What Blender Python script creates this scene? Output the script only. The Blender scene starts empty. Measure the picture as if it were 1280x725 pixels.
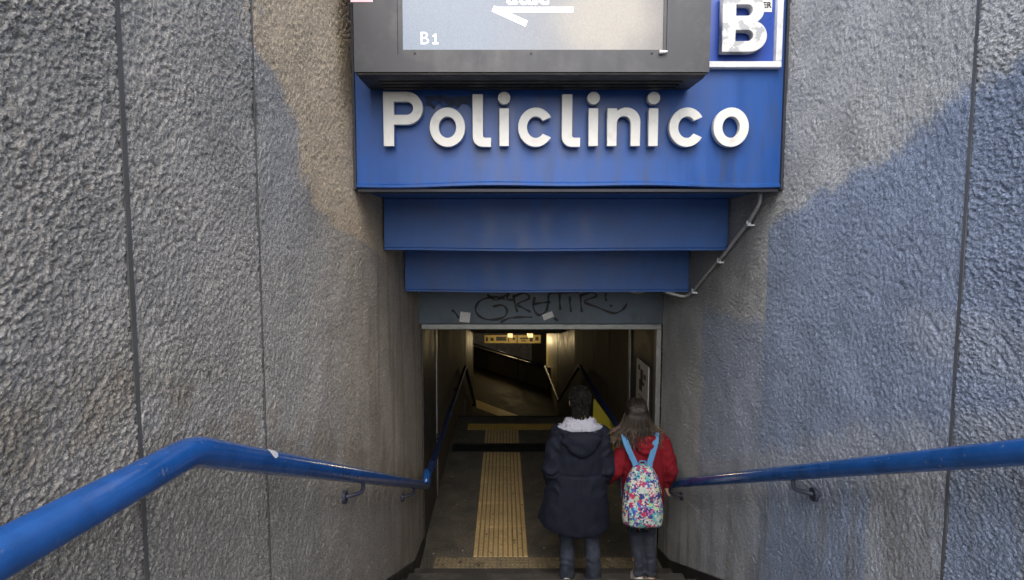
import bpy, bmesh, math, random
import numpy as np
from mathutils import Vector, Matrix, noise

random.seed(7)
np.random.seed(7)
SC = bpy.context.scene
COL = SC.collection
PI = math.pi

# ------------------------------------------------------------------ camera, world, sun, exposure
CZ = 3.16                                   # eye height above the lower landing (z = 0)
cam_d = bpy.data.cameras.new('camera')
cam = bpy.data.objects.new('camera', cam_d)
COL.objects.link(cam)
cam.location = (0, 0, CZ)
cam.rotation_euler = (PI / 2 - math.atan(58.5 / 720), 0, 0)
cam_d.sensor_width = 36
cam_d.lens = 36 * 720 / 1280
cam_d.shift_x = 10 / 1280
cam_d.clip_start = 0.05
cam_d.clip_end = 3000
cam_d.dof.use_dof = True
cam_d.dof.focus_distance = 2.6
cam_d.dof.aperture_fstop = 8.0
SC.camera = cam

SUN_EL, SUN_AZ = math.radians(47), math.radians(-3)      # azimuth: from straight behind the viewer; negative is over the left wall
world = bpy.data.worlds.new('World')
SC.world = world
world.use_nodes = True
wn = world.node_tree
sky = wn.nodes.new('ShaderNodeTexSky')
sky.sky_type = 'NISHITA'
sky.sun_disc = False
sky.sun_elevation = SUN_EL
sky.sun_rotation = PI - SUN_AZ
sky.dust_density = 3.0
sky.air_density = 1.0
bg = wn.nodes['Background']
bg.inputs['Strength'].default_value = 0.13
wn.links.new(sky.outputs[0], bg.inputs['Color'])

sun_d = bpy.data.lights.new('sun', 'SUN')
sun_d.energy = 1.5
sun_d.angle = math.radians(90)
sun_d.color = (1.0, 0.965, 0.91)
sun = bpy.data.objects.new('sun', sun_d)
COL.objects.link(sun)
sdir = Vector((math.sin(SUN_AZ) * math.cos(SUN_EL), -math.cos(SUN_AZ) * math.cos(SUN_EL), math.sin(SUN_EL)))
sun.rotation_euler = sdir.to_track_quat('Z', 'Y').to_euler()
sun.location = (2, -4, 12)

SC.view_settings.view_transform = 'Standard'
SC.view_settings.look = 'None'
SC.view_settings.gamma = 1
SC.view_settings.use_curve_mapping = False
SC.view_settings.exposure = 1.45
SC.render.engine = 'CYCLES'
SC.cycles.use_denoising = True
SC.cycles.max_bounces = 8


# ------------------------------------------------------------------ materials
def mat(name, col, rough=0.6, var=0.15, vscale=6.0, stretch=(1, 1, 1), bump=0.0, bscale=80.0, metal=0.0,
        dirt=None, dirt_amt=0.0, dirt_scale=3.0, dirt_lo=0.5, dirt_hi=0.62, dirt_stretch=(1, 1, 1), spec=0.5, rvar=0.1, attr=None, fine=None):
    m = bpy.data.materials.new(name)
    m.use_nodes = True
    nt = m.node_tree
    N, Lk = nt.nodes, nt.links
    b = N['Principled BSDF']
    tc = N.new('ShaderNodeTexCoord')

    def nz(scale, st, detail=5, rough_=0.6):
        mp = N.new('ShaderNodeMapping')
        mp.inputs['Scale'].default_value = st
        Lk.new(tc.outputs['Object'], mp.inputs['Vector'])
        n = N.new('ShaderNodeTexNoise')
        n.inputs['Scale'].default_value = scale
        n.inputs['Detail'].default_value = detail
        n.inputs['Roughness'].default_value = rough_
        Lk.new(mp.outputs[0], n.inputs['Vector'])
        return n

    n1 = nz(vscale, stretch)
    mr = N.new('ShaderNodeMapRange')
    mr.inputs['From Min'].default_value = 0.3
    mr.inputs['From Max'].default_value = 0.7
    mr.inputs['To Min'].default_value = 1 - var
    mr.inputs['To Max'].default_value = 1 + var
    Lk.new(n1.outputs['Fac'], mr.inputs['Value'])
    mx = N.new('ShaderNodeVectorMath')
    mx.operation = 'SCALE'
    Lk.new(mr.outputs[0], mx.inputs['Scale'])
    if attr:
        at = N.new('ShaderNodeAttribute')
        at.attribute_name = attr
        Lk.new(at.outputs['Color'], mx.inputs[0])
    else:
        mx.inputs[0].default_value = col[:3]
    out = mx.outputs[0]
    if fine:
        nf = nz(fine[0], (1, 1, 1), 3)
        mf = N.new('ShaderNodeMapRange')
        mf.inputs['From Min'].default_value = 0.35
        mf.inputs['From Max'].default_value = 0.65
        mf.inputs['To Min'].default_value = 1 - fine[1]
        mf.inputs['To Max'].default_value = 1 + fine[1]
        Lk.new(nf.outputs['Fac'], mf.inputs['Value'])
        m2 = N.new('ShaderNodeVectorMath')
        m2.operation = 'SCALE'
        Lk.new(out, m2.inputs[0])
        Lk.new(mf.outputs[0], m2.inputs['Scale'])
        out = m2.outputs[0]
    if dirt is not None:
        n2 = nz(dirt_scale, dirt_stretch, 6, 0.65)
        dr = N.new('ShaderNodeMapRange')
        dr.inputs['From Min'].default_value = dirt_lo
        dr.inputs['From Max'].default_value = dirt_hi
        dr.inputs['To Min'].default_value = 0
        dr.inputs['To Max'].default_value = dirt_amt
        Lk.new(n2.outputs['Fac'], dr.inputs['Value'])
        mi = N.new('ShaderNodeMix')
        mi.data_type = 'RGBA'
        Lk.new(dr.outputs[0], mi.inputs[0])
        Lk.new(out, mi.inputs[6])
        mi.inputs[7].default_value = (*dirt[:3], 1)
        out = mi.outputs[2]
    Lk.new(out, b.inputs['Base Color'])
    rr = N.new('ShaderNodeMapRange')
    rr.inputs['From Min'].default_value = 0.3
    rr.inputs['From Max'].default_value = 0.7
    rr.inputs['To Min'].default_value = max(0.03, rough - rvar)
    rr.inputs['To Max'].default_value = min(1, rough + rvar)
    Lk.new(n1.outputs['Fac'], rr.inputs['Value'])
    Lk.new(rr.outputs[0], b.inputs['Roughness'])
    b.inputs['Metallic'].default_value = metal
    b.inputs['Specular IOR Level'].default_value = spec
    if bump:
        n3 = nz(bscale, (1, 1, 1), 4)
        bp = N.new('ShaderNodeBump')
        bp.inputs['Strength'].default_value = bump
        bp.inputs['Distance'].default_value = 0.01
        Lk.new(n3.outputs['Fac'], bp.inputs['Height'])
        Lk.new(bp.outputs[0], b.inputs['Normal'])
    return m


def emis(name, col, strength):
    m = bpy.data.materials.new(name)
    m.use_nodes = True
    b = m.node_tree.nodes['Principled BSDF']
    b.inputs['Base Color'].default_value = (*[min(0.8, c) for c in col], 1)
    b.inputs['Emission Color'].default_value = (*col, 1)
    b.inputs['Emission Strength'].default_value = strength
    return m


M = {}
M['roughcast'] = mat('roughcast render', (0.3, 0.3, 0.3), 0.92, 0.14, 3.0, bump=1.0, bscale=260, attr='paint', fine=(150, 0.38), spec=0.15)
M['joint'] = mat('joint mortar', (0.085, 0.083, 0.08), 0.9)
M['joint_grey'] = mat('joint filler grey', (0.085, 0.09, 0.1), 0.8)
M['sign_blue'] = mat('sign blue enamel', (0.009, 0.068, 0.28), 0.42, 0.14, 3.0, (3, 3, .5), 0.05, 12, dirt=(0.035, 0.055, 0.12), dirt_amt=0.75, dirt_scale=5, dirt_lo=.48, dirt_hi=.72, dirt_stretch=(2.6, 1, .4), rvar=.1)
M['beam_blue'] = mat('canopy blue paint', (0.034, 0.115, 0.37), 0.5, 0.15, 3.0, (2, 2, .6), 0.06, 10, dirt=(0.05, 0.08, 0.16), dirt_amt=0.55, dirt_scale=3, dirt_lo=.48, dirt_hi=.75)
M['residue'] = mat('old glue residue', (0.03, 0.045, 0.085), 0.8, 0.5, 22, dirt=(0.03, 0.08, 0.3), dirt_amt=1, dirt_scale=14, dirt_lo=.5, dirt_hi=.56)
M['edge_dark'] = mat('dark edge strip', (0.025, 0.028, 0.04), 0.6)
M['badge_blue'] = mat('badge blue', (0.02, 0.065, 0.33), 0.35, 0.12, 4)
M['letter_white'] = mat('white letter enamel', (0.66, 0.66, 0.63), 0.45, 0.05, 20, dirt=(0.38, 0.37, 0.33), dirt_amt=0.6, dirt_scale=9, dirt_lo=.56, dirt_hi=.75)
M['letter_side'] = mat('letter return', (0.3, 0.31, 0.33), 0.5)
M['letter_peel'] = mat('peeling letter', (0.56, 0.56, 0.56), 0.5, 0.04, 20, dirt=(0.33, 0.35, 0.37), dirt_amt=1.0, dirt_scale=6, dirt_lo=.525, dirt_hi=.54)
M['frame_white'] = mat('white frame', (0.68, 0.7, 0.73), 0.4, 0.06, 10, dirt=(0.4, 0.4, 0.38), dirt_amt=.5, dirt_scale=8)
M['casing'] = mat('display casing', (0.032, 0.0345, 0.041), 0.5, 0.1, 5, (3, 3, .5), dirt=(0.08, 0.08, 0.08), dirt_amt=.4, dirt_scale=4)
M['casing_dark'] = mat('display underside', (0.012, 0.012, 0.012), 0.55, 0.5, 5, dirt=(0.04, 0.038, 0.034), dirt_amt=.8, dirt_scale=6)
M['shutter'] = mat('shutter housing steel', (0.075, 0.108, 0.145), 0.5, 0.14, 4, dirt=(0.05, 0.06, 0.07), dirt_amt=.6, dirt_scale=3)
M['steel'] = mat('galvanised steel', (0.3, 0.31, 0.3), 0.45, 0.2, 14, metal=.5)
M['ink'] = mat('black marker ink', (0.005, 0.006, 0.008), 0.6)
M['paper'] = mat('paper sticker', (0.62, 0.62, 0.6), 0.7, 0.12, 40)
M['paper_pink'] = mat('pink label', (0.7, 0.45, 0.5), 0.6, 0.1, 40)
M['conduit'] = mat('grey conduit', (0.42, 0.42, 0.42), 0.5, 0.15, 20)
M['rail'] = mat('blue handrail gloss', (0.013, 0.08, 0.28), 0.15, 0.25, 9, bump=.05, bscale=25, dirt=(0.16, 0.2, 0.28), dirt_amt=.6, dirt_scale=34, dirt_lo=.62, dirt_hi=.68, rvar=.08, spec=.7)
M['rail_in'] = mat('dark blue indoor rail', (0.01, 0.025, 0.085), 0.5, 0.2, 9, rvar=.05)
M['bracket'] = mat('bracket dark steel', (0.03, 0.035, 0.06), 0.5)
M['step'] = mat('stair rubber', (0.06, 0.058, 0.055), 0.6, 0.25, 8, bump=.4, bscale=120, dirt=(0.13, 0.12, 0.1), dirt_amt=.6, dirt_scale=5, fine=(140, .3))
M['floor'] = mat('landing floor', (0.115, 0.108, 0.09), 0.55, 0.4, 3.5, bump=.5, bscale=90, dirt=(0.17, 0.15, 0.11), dirt_amt=.75, dirt_scale=4.5, fine=(55, .5))
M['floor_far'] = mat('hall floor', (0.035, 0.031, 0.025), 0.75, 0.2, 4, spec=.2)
M['tactile'] = mat('yellow tactile tile', (0.62, 0.47, 0.23), 0.6, 0.15, 3, bump=.2, bscale=90, dirt=(0.09, 0.075, 0.05), dirt_amt=.85, dirt_scale=13, dirt_lo=.62, dirt_hi=.67, fine=(40, .12))
M['tactile_base'] = mat('dirty tile ground', (0.27, 0.2, 0.095), 0.7, 0.3, 5)
M['tactile_dirty'] = mat('worn tactile band', (0.25, 0.205, 0.125), 0.65, 0.25, 4, bump=.2, bscale=90, dirt=(0.06, 0.05, 0.04), dirt_amt=.9, dirt_scale=10, dirt_lo=.58, dirt_hi=.63, fine=(40, .2))
M['yellow_dark'] = mat('yellow warning band', (0.55, 0.39, 0.10), 0.6, 0.2, 6)
M['grate'] = mat('grate iron', (0.03, 0.03, 0.032), 0.5, metal=.3)
M['clad'] = mat('brown wall cladding', (0.125, 0.097, 0.06), 0.7, 0.2, 2, (1, 4, .4), dirt=(0.1, 0.085, 0.06), dirt_amt=.5, dirt_scale=2)
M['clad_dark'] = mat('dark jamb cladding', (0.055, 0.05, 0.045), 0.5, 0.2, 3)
M['ceil'] = mat('corridor ceiling', (0.5, 0.48, 0.43), 0.8)
M['hall_wall'] = mat('hall wall tile', (0.32, 0.26, 0.12), 0.5, 0.2, 2)
M['hall_pale'] = mat('pale hall panel', (0.5, 0.52, 0.58), 0.4, 0.35, 4)
M['parapet'] = mat('parapet panel', (0.13, 0.115, 0.075), 0.5, 0.2, 2)
M['dark'] = mat('dark metal', (0.02, 0.02, 0.02), 0.5)
M['yellow'] = mat('yellow board', (0.5, 0.42, 0.02), 0.5, 0.08, 6)
M['poster'] = mat('poster paper', (0.7, 0.67, 0.6), 0.6, 0.08, 12)
M['concrete'] = mat('concrete', (0.28, 0.275, 0.26), 0.85, 0.15, 3, bump=.3)
M['asphalt'] = mat('asphalt', (0.06, 0.06, 0.06), 0.85, 0.2, 5, bump=.5)
M['lamp_glow'] = emis('lamp glow', (1.0, 0.72, 0.32), 0.55)
M['sign_glow'] = mat('hanging sign face', (0.36, 0.28, 0.11), 0.5, .1, 4)
M['navy'] = mat('navy parka cloth', (0.007, 0.0095, 0.020), 0.8, 0.25, 12, bump=.25, bscale=160, spec=.25)
M['navy_hood'] = M['navy']
M['fur'] = mat('white hood pile', (0.4, 0.42, 0.5), 0.9, 0.05, 60, bump=.4, bscale=140)
M['hair_dark'] = mat('black hair', (0.006, 0.0055, 0.005), 0.7, 0.3, 40, bump=.3, bscale=200, spec=.2)
M['skin'] = mat('skin', (0.5, 0.3, 0.21), 0.5, 0.06, 30)
M['denim'] = mat('dark blue denim', (0.020, 0.027, 0.046), 0.85, 0.3, 14, bump=.25, bscale=300, dirt=(0.05, 0.065, 0.1), dirt_amt=.5, dirt_scale=7)
M['denim_grey'] = mat('blue grey denim', (0.034, 0.042, 0.064), 0.85, 0.22, 14, bump=.25, bscale=300, dirt=(0.06, 0.075, 0.105), dirt_amt=.5, dirt_scale=7)
M['red'] = mat('red hoodie cloth', (0.16, 0.007, 0.014), 0.85, 0.18, 14, bump=.25, bscale=200, spec=.2)
M['shoe'] = mat('white shoe', (0.6, 0.6, 0.6), 0.6)
M['strap'] = mat('light blue strap', (0.06, 0.2, 0.4), 0.7, 0.12, 30, bump=.2, bscale=300)
M['eye'] = mat('eye', (0.5, 0.48, 0.45), 0.2, 0.02)
M['lip'] = mat('lip', (0.4, 0.16, 0.14), 0.5, 0.05)


def hair_ombre():
    m = mat('brown hair fading to blond', (0.03, 0.02, 0.014), 0.45, 0.25, 60)
    nt = m.node_tree
    N, Lk = nt.nodes, nt.links
    b = N['Principled BSDF']
    at = N.new('ShaderNodeAttribute')
    at.attribute_name = 'tint'
    Lk.new(at.outputs['Color'], b.inputs['Base Color'])
    return m


M['hair_brown'] = hair_ombre()


def floral():
    m = bpy.data.materials.new('floral backpack print')
    m.use_nodes = True
    N, Lk = m.node_tree.nodes, m.node_tree.links
    b = N['Principled BSDF']
    tc = N.new('ShaderNodeTexCoord')
    nz = N.new('ShaderNodeTexNoise')
    nz.inputs['Scale'].default_value = 40
    Lk.new(tc.outputs['Object'], nz.inputs['Vector'])
    mixv = N.new('ShaderNodeMix')
    mixv.data_type = 'VECTOR'
    mixv.inputs[0].default_value = 0.03
    Lk.new(tc.outputs['Object'], mixv.inputs[4])
    Lk.new(nz.outputs['Color'], mixv.inputs[5])

    def vor(scale):
        v = N.new('ShaderNodeTexVoronoi')
        v.inputs['Scale'].default_value = scale
        Lk.new(mixv.outputs[1], v.inputs['Vector'])
        s = N.new('ShaderNodeSeparateColor')
        Lk.new(v.outputs['Color'], s.inputs[0])
        return v, s

    def ramp(src, stops):
        r = N.new('ShaderNodeValToRGB')
        r.color_ramp.interpolation = 'CONSTANT'
        el = r.color_ramp.elements
        while len(el) < len(stops):
            el.new(0.5)
        for e, (p, c) in zip(el, stops):
            e.position = p
            e.color = (*c, 1)
        Lk.new(src, r.inputs[0])
        return r

    v1, s1 = vor(27)
    r1 = ramp(s1.outputs[0], [(0, (.42, .48, .46)), (.15, (.02, .03, .16)), (.38, (.40, .02, .08)), (.47, (.08, .36, .36)), (.6, (.42, .46, .44)),
                              (.7, (.03, .05, .2)), (.78, (.03, .1, .4)), (.88, (.55, .55, .2)), (.94, (.3, .5, .28))])
    v2, s2 = vor(75)
    r2 = ramp(s2.outputs[1], [(0, (.5, .55, .5)), (.25, (.38, .02, .1)), (.38, (.02, .04, .2)), (.62, (.15, .42, .4)), (.78, (.5, .52, .46)), (.9, (.5, .12, .3))])
    th = N.new('ShaderNodeMath')
    th.operation = 'GREATER_THAN'
    th.inputs[1].default_value = 0.55
    Lk.new(s2.outputs[2], th.inputs[0])
    mx = N.new('ShaderNodeMix')
    mx.data_type = 'RGBA'
    Lk.new(th.outputs[0], mx.inputs[0])
    Lk.new(r1.outputs[0], mx.inputs[6])
    Lk.new(r2.outputs[0], mx.inputs[7])
    Lk.new(mx.outputs[2], b.inputs['Base Color'])
    b.inputs['Roughness'].default_value = 0.75
    return m


M['floral'] = floral()


def screen_mat():
    """picture shown on the lit display: pale blue to grey with a warm cloud of light"""
    m = bpy.data.materials.new('lit display picture')
    m.use_nodes = True
    N, Lk = m.node_tree.nodes, m.node_tree.links
    b = N['Principled BSDF']
    tc = N.new('ShaderNodeTexCoord')
    sp = N.new('ShaderNodeSeparateXYZ')
    Lk.new(tc.outputs['Object'], sp.inputs[0])
    mr = N.new('ShaderNodeMapRange')
    mr.inputs['From Min'].default_value = -0.5
    mr.inputs['From Max'].default_value = 0.79
    Lk.new(sp.outputs['X'], mr.inputs['Value'])
    r = N.new('ShaderNodeValToRGB')
    el = r.color_ramp.elements
    el[0].position = 0
    el[0].color = (.44, .55, .72, 1)
    el[1].position = 1
    el[1].color = (.40, .35, .32, 1)
    e = el.new(.3); e.color = (.42, .52, .68, 1)
    e = el.new(.55); e.color = (.46, .49, .56, 1)
    Lk.new(mr.outputs[0], r.inputs[0])
    # warm cloud
    d = N.new('ShaderNodeVectorMath')
    d.operation = 'DISTANCE'
    d.inputs[1].default_value = (0.50, 2.656, 3.83)
    nz = N.new('ShaderNodeTexNoise')
    nz.inputs['Scale'].default_value = 7
    Lk.new(tc.outputs['Object'], nz.inputs['Vector'])
    mv = N.new('ShaderNodeMix')
    mv.data_type = 'VECTOR'
    mv.inputs[0].default_value = .12
    Lk.new(tc.outputs['Object'], mv.inputs[4])
    Lk.new(nz.outputs['Color'], mv.inputs[5])
    Lk.new(mv.outputs[1], d.inputs[0])
    g = N.new('ShaderNodeMapRange')
    g.interpolation_type = 'SMOOTHSTEP'
    g.inputs['From Min'].default_value = .08
    g.inputs['From Max'].default_value = .29
    g.inputs['To Min'].default_value = 0.85
    g.inputs['To Max'].default_value = 0
    Lk.new(d.outputs['Value'], g.inputs['Value'])
    mx = N.new('ShaderNodeMix')
    mx.data_type = 'RGBA'
    Lk.new(g.outputs[0], mx.inputs[0])
    Lk.new(r.outputs[0], mx.inputs[6])
    mx.inputs[7].default_value = (.86, .77, .64, 1)
    # pixel grid of the panel
    vx = N.new('ShaderNodeTexNoise')
    vx.inputs['Scale'].default_value = 160
    vx.inputs['Detail'].default_value = 1
    Lk.new(tc.outputs['Object'], vx.inputs['Vector'])
    pr = N.new('ShaderNodeMapRange')
    pr.inputs['From Min'].default_value = .3
    pr.inputs['From Max'].default_value = .7
    pr.inputs['To Min'].default_value = .86
    pr.inputs['To Max'].default_value = 1.08
    Lk.new(vx.outputs['Fac'], pr.inputs['Value'])
    sc = N.new('ShaderNodeVectorMath')
    sc.operation = 'SCALE'
    Lk.new(mx.outputs[2], sc.inputs[0])
    Lk.new(pr.outputs[0], sc.inputs['Scale'])
    b.inputs['Base Color'].default_value = (.05, .05, .05, 1)
    b.inputs['Roughness'].default_value = .35
    Lk.new(sc.outputs[0], b.inputs['Emission Color'])
    b.inputs['Emission Strength'].default_value = 0.235
    return m


M['screen'] = screen_mat()
M['screen_text'] = emis('lit display lettering', (0.9, 0.92, 0.95), 0.24)


# ------------------------------------------------------------------ mesh helpers
class MB:
    def __init__(self):
        self.v, self.f = [], []

    def add(self, vs, fs):
        o = len(self.v)
        self.v += [tuple(v) for v in vs]
        self.f += [tuple(i + o for i in f) for f in fs]
        return self

    def box(self, x0, x1, y0, y1, z0, z1):
        vs = [(x, y, z) for x in (x0, x1) for y in (y0, y1) for z in (z0, z1)]
        return self.add(vs, [(0, 1, 3, 2), (4, 6, 7, 5), (0, 4, 5, 1), (2, 3, 7, 6), (0, 2, 6, 4), (1, 5, 7, 3)])

    def prism_x(self, poly, x0, x1):
        """poly of (y, z), extruded along x"""
        n = len(poly)
        vs = [(x0, y, z) for y, z in poly] + [(x1, y, z) for y, z in poly]
        fs = [tuple(range(n)), tuple(range(2 * n - 1, n - 1, -1))] + [(i, i + n, (i + 1) % n + n, (i + 1) % n) for i in range(n)]
        return self.add(vs, fs)

    def tube(self, pts, r, n=12, cap=True):
        pts = [Vector(p) for p in pts]
        rs = r if isinstance(r, (list, tuple)) else [r] * len(pts)
        t0 = (pts[1] - pts[0]).normalized()
        ref = Vector((0, 0, 1)) if abs(t0.z) < .9 else Vector((1, 0, 0))
        u = t0.cross(ref).normalized()
        vs, fs = [], []
        for i, p in enumerate(pts):
            a = pts[max(0, i - 1)]
            b = pts[min(len(pts) - 1, i + 1)]
            t = (b - a).normalized()
            u = (u - t * u.dot(t)).normalized()
            w = t.cross(u)
            rr = rs[i]
            ra, rb = rr if isinstance(rr, tuple) else (rr, rr)
            for k in range(n):
                an = 2 * PI * k / n
                vs.append(p + u * (ra * math.cos(an)) + w * (rb * math.sin(an)))
        for i in range(len(pts) - 1):
            for k in range(n):
                k2 = (k + 1) % n
                fs.append((i * n + k, i * n + k2, (i + 1) * n + k2, (i + 1) * n + k))
        if cap:
            fs.append(tuple(range(n - 1, -1, -1)))
            e = (len(pts) - 1) * n
            fs.append(tuple(range(e, e + n)))
        return self.add(vs, fs)

    def ellipsoid(self, c, r, nu=20, nv=12, rot=None):
        vs, fs = [], []
        c = Vector(c)
        for j in range(nv + 1):
            th = PI * j / nv
            for i in range(nu):
                ph = 2 * PI * i / nu
                p = Vector((r[0] * math.sin(th) * math.cos(ph), r[1] * math.sin(th) * math.sin(ph), r[2] * math.cos(th)))
                if rot is not None:
                    p = rot @ p
                vs.append(c + p)
        for j in range(nv):
            for i in range(nu):
                i2 = (i + 1) % nu
                fs.append((j * nu + i, (j + 1) * nu + i, (j + 1) * nu + i2, j * nu + i2))
        return self.add(vs, fs)

    def rings(self, rings, n=36, ex=2.0, drop=None):
        """stack of horizontal superellipse rings (z, cx, cy, rx, ry), capped"""
        vs, fs = [], []
        for i, (z, cx, cy, rx, ry) in enumerate(rings):
            for k in range(n):
                a = 2 * PI * k / n
                ca, sa = math.cos(a), math.sin(a)
                x = cx + rx * math.copysign(abs(ca) ** (2 / ex), ca)
                y = cy + ry * math.copysign(abs(sa) ** (2 / ex), sa)
                dz = drop(i, a) if drop else 0
                vs.append((x, y, z + dz))
        m = len(rings)
        for i in range(m - 1):
            for k in range(n):
                k2 = (k + 1) % n
                fs.append((i * n + k, i * n + k2, (i + 1) * n + k2, (i + 1) * n + k))
        fs.append(tuple(range(n - 1, -1, -1)))
        fs.append(tuple(range((m - 1) * n, m * n)))
        return self.add(vs, fs)

    def mesh(self, name):
        me = bpy.data.meshes.new(name)
        me.from_pydata(self.v, [], self.f)
        me.update()
        return me

    def build(self, name, m, parent=None, smooth=False, bevel=0.0, fix=True):
        me = self.mesh(name)
        if fix:
            bm = bmesh.new()
            bm.from_mesh(me)
            bmesh.ops.recalc_face_normals(bm, faces=bm.faces)
            bm.to_mesh(me)
            bm.free()
        return link(name, me, m, parent, smooth, bevel)


def link(name, me, m, parent=None, smooth=False, bevel=0.0):
    o = bpy.data.objects.new(name, me)
    COL.objects.link(o)
    if m is not None:
        me.materials.clear()
        me.materials.append(m)
    if smooth:
        me.polygons.foreach_set('use_smooth', [True] * len(me.polygons))
    if bevel:
        b = o.modifiers.new('bevel', 'BEVEL')
        b.width = bevel
        b.segments = 2
        b.limit_method = 'ANGLE'
    if parent is not None:
        o.parent = parent
        o.matrix_parent_inverse = parent.matrix_world.inverted() if False else Matrix.Translation(-parent.location)
    return o


def thing(name, label, cat, loc=(0, 0, 0), group=None):
    o = bpy.data.objects.new(name, None)
    COL.objects.link(o)
    o.empty_display_size = .1
    o.location = loc
    o['label'] = label
    o['category'] = cat
    if group:
        o['group'] = group
    return o


def local(o):
    """part built in its thing's own coordinates"""
    o.matrix_parent_inverse = Matrix.Identity(4)
    return o


def tag(o, label, cat, group=None):
    o['label'] = label
    o['category'] = cat
    if group:
        o['group'] = group
    return o


def structure(o):
    o['kind'] = 'structure'
    return o


def fillet(pts, r, seg=6):
    pts = [Vector(p) for p in pts]
    out = [pts[0]]
    for i in range(1, len(pts) - 1):
        a, b, c = pts[i - 1], pts[i], pts[i + 1]
        d1, d2 = (a - b), (c - b)
        rr = min(r, d1.length * .49, d2.length * .49)
        p, q = b + d1.normalized() * rr, b + d2.normalized() * rr
        for k in range(seg + 1):
            t = k / seg
            out.append(p * (1 - t) ** 2 + b * 2 * t * (1 - t) + q * t * t)
    out.append(pts[-1])
    return out


def fuse(mb, name, voxel, smooth_it=4, fold=None):
    """union overlapping closed shapes into one continuous surface"""
    me = mb.mesh('tmp')
    bm = bmesh.new()
    bm.from_mesh(me)
    bmesh.ops.recalc_face_normals(bm, faces=bm.faces)
    bm.to_mesh(me)
    bm.free()
    o = bpy.data.objects.new('tmp', me)
    COL.objects.link(o)
    r = o.modifiers.new('r', 'REMESH')
    r.mode = 'VOXEL'
    r.voxel_size = voxel
    if smooth_it:
        s = o.modifiers.new('s', 'SMOOTH')
        s.iterations = smooth_it
        s.factor = .5
    dg = bpy.context.evaluated_depsgraph_get()
    out = bpy.data.meshes.new_from_object(o.evaluated_get(dg))
    bpy.data.objects.remove(o)
    bpy.data.meshes.remove(me)
    out.name = name
    if fold:
        nv = len(out.vertices)
        co = np.empty(nv * 3)
        no = np.empty(nv * 3)
        out.vertices.foreach_get('co', co)
        out.vertices.foreach_get('normal', no)
        co = co.reshape(-1, 3)
        no = no.reshape(-1, 3)
        d = np.array([fold(Vector(c)) for c in co])
        co = co + no * d[:, None]
        out.vertices.foreach_set('co', co.ravel())
        out.update()
    return out


# ------------------------------------------------------------------ setting: ground, stairs, landing, corridor, hall
XL, XR = -0.84, 1.56          # wall faces of the stairwell
RISE, GO, E1 = 0.155, 0.34, 5.12
ZTOP = RISE * 11

g = MB()
big = 400
hx0, hx1, hy0, hy1 = XL - .16, XR + .16, E1 - 10 * GO, 13.4
for (x0, x1, y0, y1) in ((-big, big, -big, hy0), (-big, big, hy1, big), (-big, hx0, hy0, hy1), (hx1, big, hy0, hy1)):
    g.add([(x0, y0, ZTOP), (x1, y0, ZTOP), (x1, y1, ZTOP), (x0, y1, ZTOP)], [(0, 1, 2, 3)])
structure(g.build('ground', M['asphalt']))

st = bpy.data.objects.new('staircase', None)
COL.objects.link(st)
structure(st)
for k in range(1, 11):
    e = E1 - GO * (k - 1)
    b = MB().prism_x([(e - GO, RISE * (k - 1) - .03), (e - .012, RISE * (k - 1) - .03), (e - .012, RISE * k - .03), (e, RISE * k - .02), (e, RISE * k), (e - GO, RISE * k)], XL - .02, XR + .02)
    b.build('step', M['step'], st, bevel=.006)
structure(MB().box(XL - .16, XR + .16, 4.7, 10.36, -.25, 0).build('landing', M['floor']))
st2 = bpy.data.objects.new('lower_staircase', None)
COL.objects.link(st2)
structure(st2)
for k in range(1, 12):
    e = 10.36 + .34 * (k - 1)
    MB().box(XL - .02, XR + .02, e, e + .34, -RISE * k - .2, -RISE * k).build('step', M['step'], st2, bevel=.005)
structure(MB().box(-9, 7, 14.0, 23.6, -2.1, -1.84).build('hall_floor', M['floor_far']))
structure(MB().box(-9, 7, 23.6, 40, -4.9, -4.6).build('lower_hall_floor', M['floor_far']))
c = MB()
c.prism_x([(5.62, 2.5), (10.7, 2.5), (15.6, .7), (26, .55), (40, .55), (40, 1.0), (26, .85), (15.6, 1.0), (10.7, 2.75), (5.62, 2.75)], XL - .2, XR + .2)
c.box(-9, XL - .2, 15.0, 40, .6, .9).box(XR + .2, 7, 16, 40, .6, .9)
structure(c.build('corridor_ceiling', M['ceil']))

# headhouse over the corridor
hh = thing('entrance_building', 'concrete entrance block closing the passage above the blue canopy', 'building', (0, 8, ZTOP))
MB().box(XL - .35, XR + .35, 3.42, 13.6, 4.95, 5.15).build('roof', M['concrete'], hh)
MB().box(XL - .30, XL - .17, 5.0, 13.5, -.3, 4.95).build('wall', M['concrete'], hh)
MB().box(XR + .17, XR + .30, 5.0, 13.5, -.3, 4.95).build('wall', M['concrete'], hh)
MB().box(XL - .17, XR + .17, 13.3, 13.5, 1.75, 4.95).build('wall', M['concrete'], hh)
MB().box(XL - .16, XR + .16, 5.72, 5.85, 2.5, 4.95).build('wall', M['concrete'], hh)


# ------------------------------------------------------------------ roughcast walls
_rng = np.random.RandomState(3)
_perm = _rng.permutation(4096)
_ang = _rng.rand(4096) * 2 * np.pi


def perlin(x, y, seed=0):
    xi, yi = np.floor(x).astype(int), np.floor(y).astype(int)
    xf, yf = x - xi, y - yi

    def gr(ix, iy, dx, dy):
        h = _ang[_perm[(_perm[(ix + seed * 57) & 4095] + iy) & 4095]]
        return np.cos(h) * dx + np.sin(h) * dy
    u = xf * xf * xf * (xf * (xf * 6 - 15) + 10)
    v = yf * yf * yf * (yf * (yf * 6 - 15) + 10)
    a = gr(xi, yi, xf, yf) * (1 - u) + gr(xi + 1, yi, xf - 1, yf) * u
    b = gr(xi, yi + 1, xf, yf - 1) * (1 - u) + gr(xi + 1, yi + 1, xf - 1, yf - 1) * u
    return (a * (1 - v) + b * v) * 1.5


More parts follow.
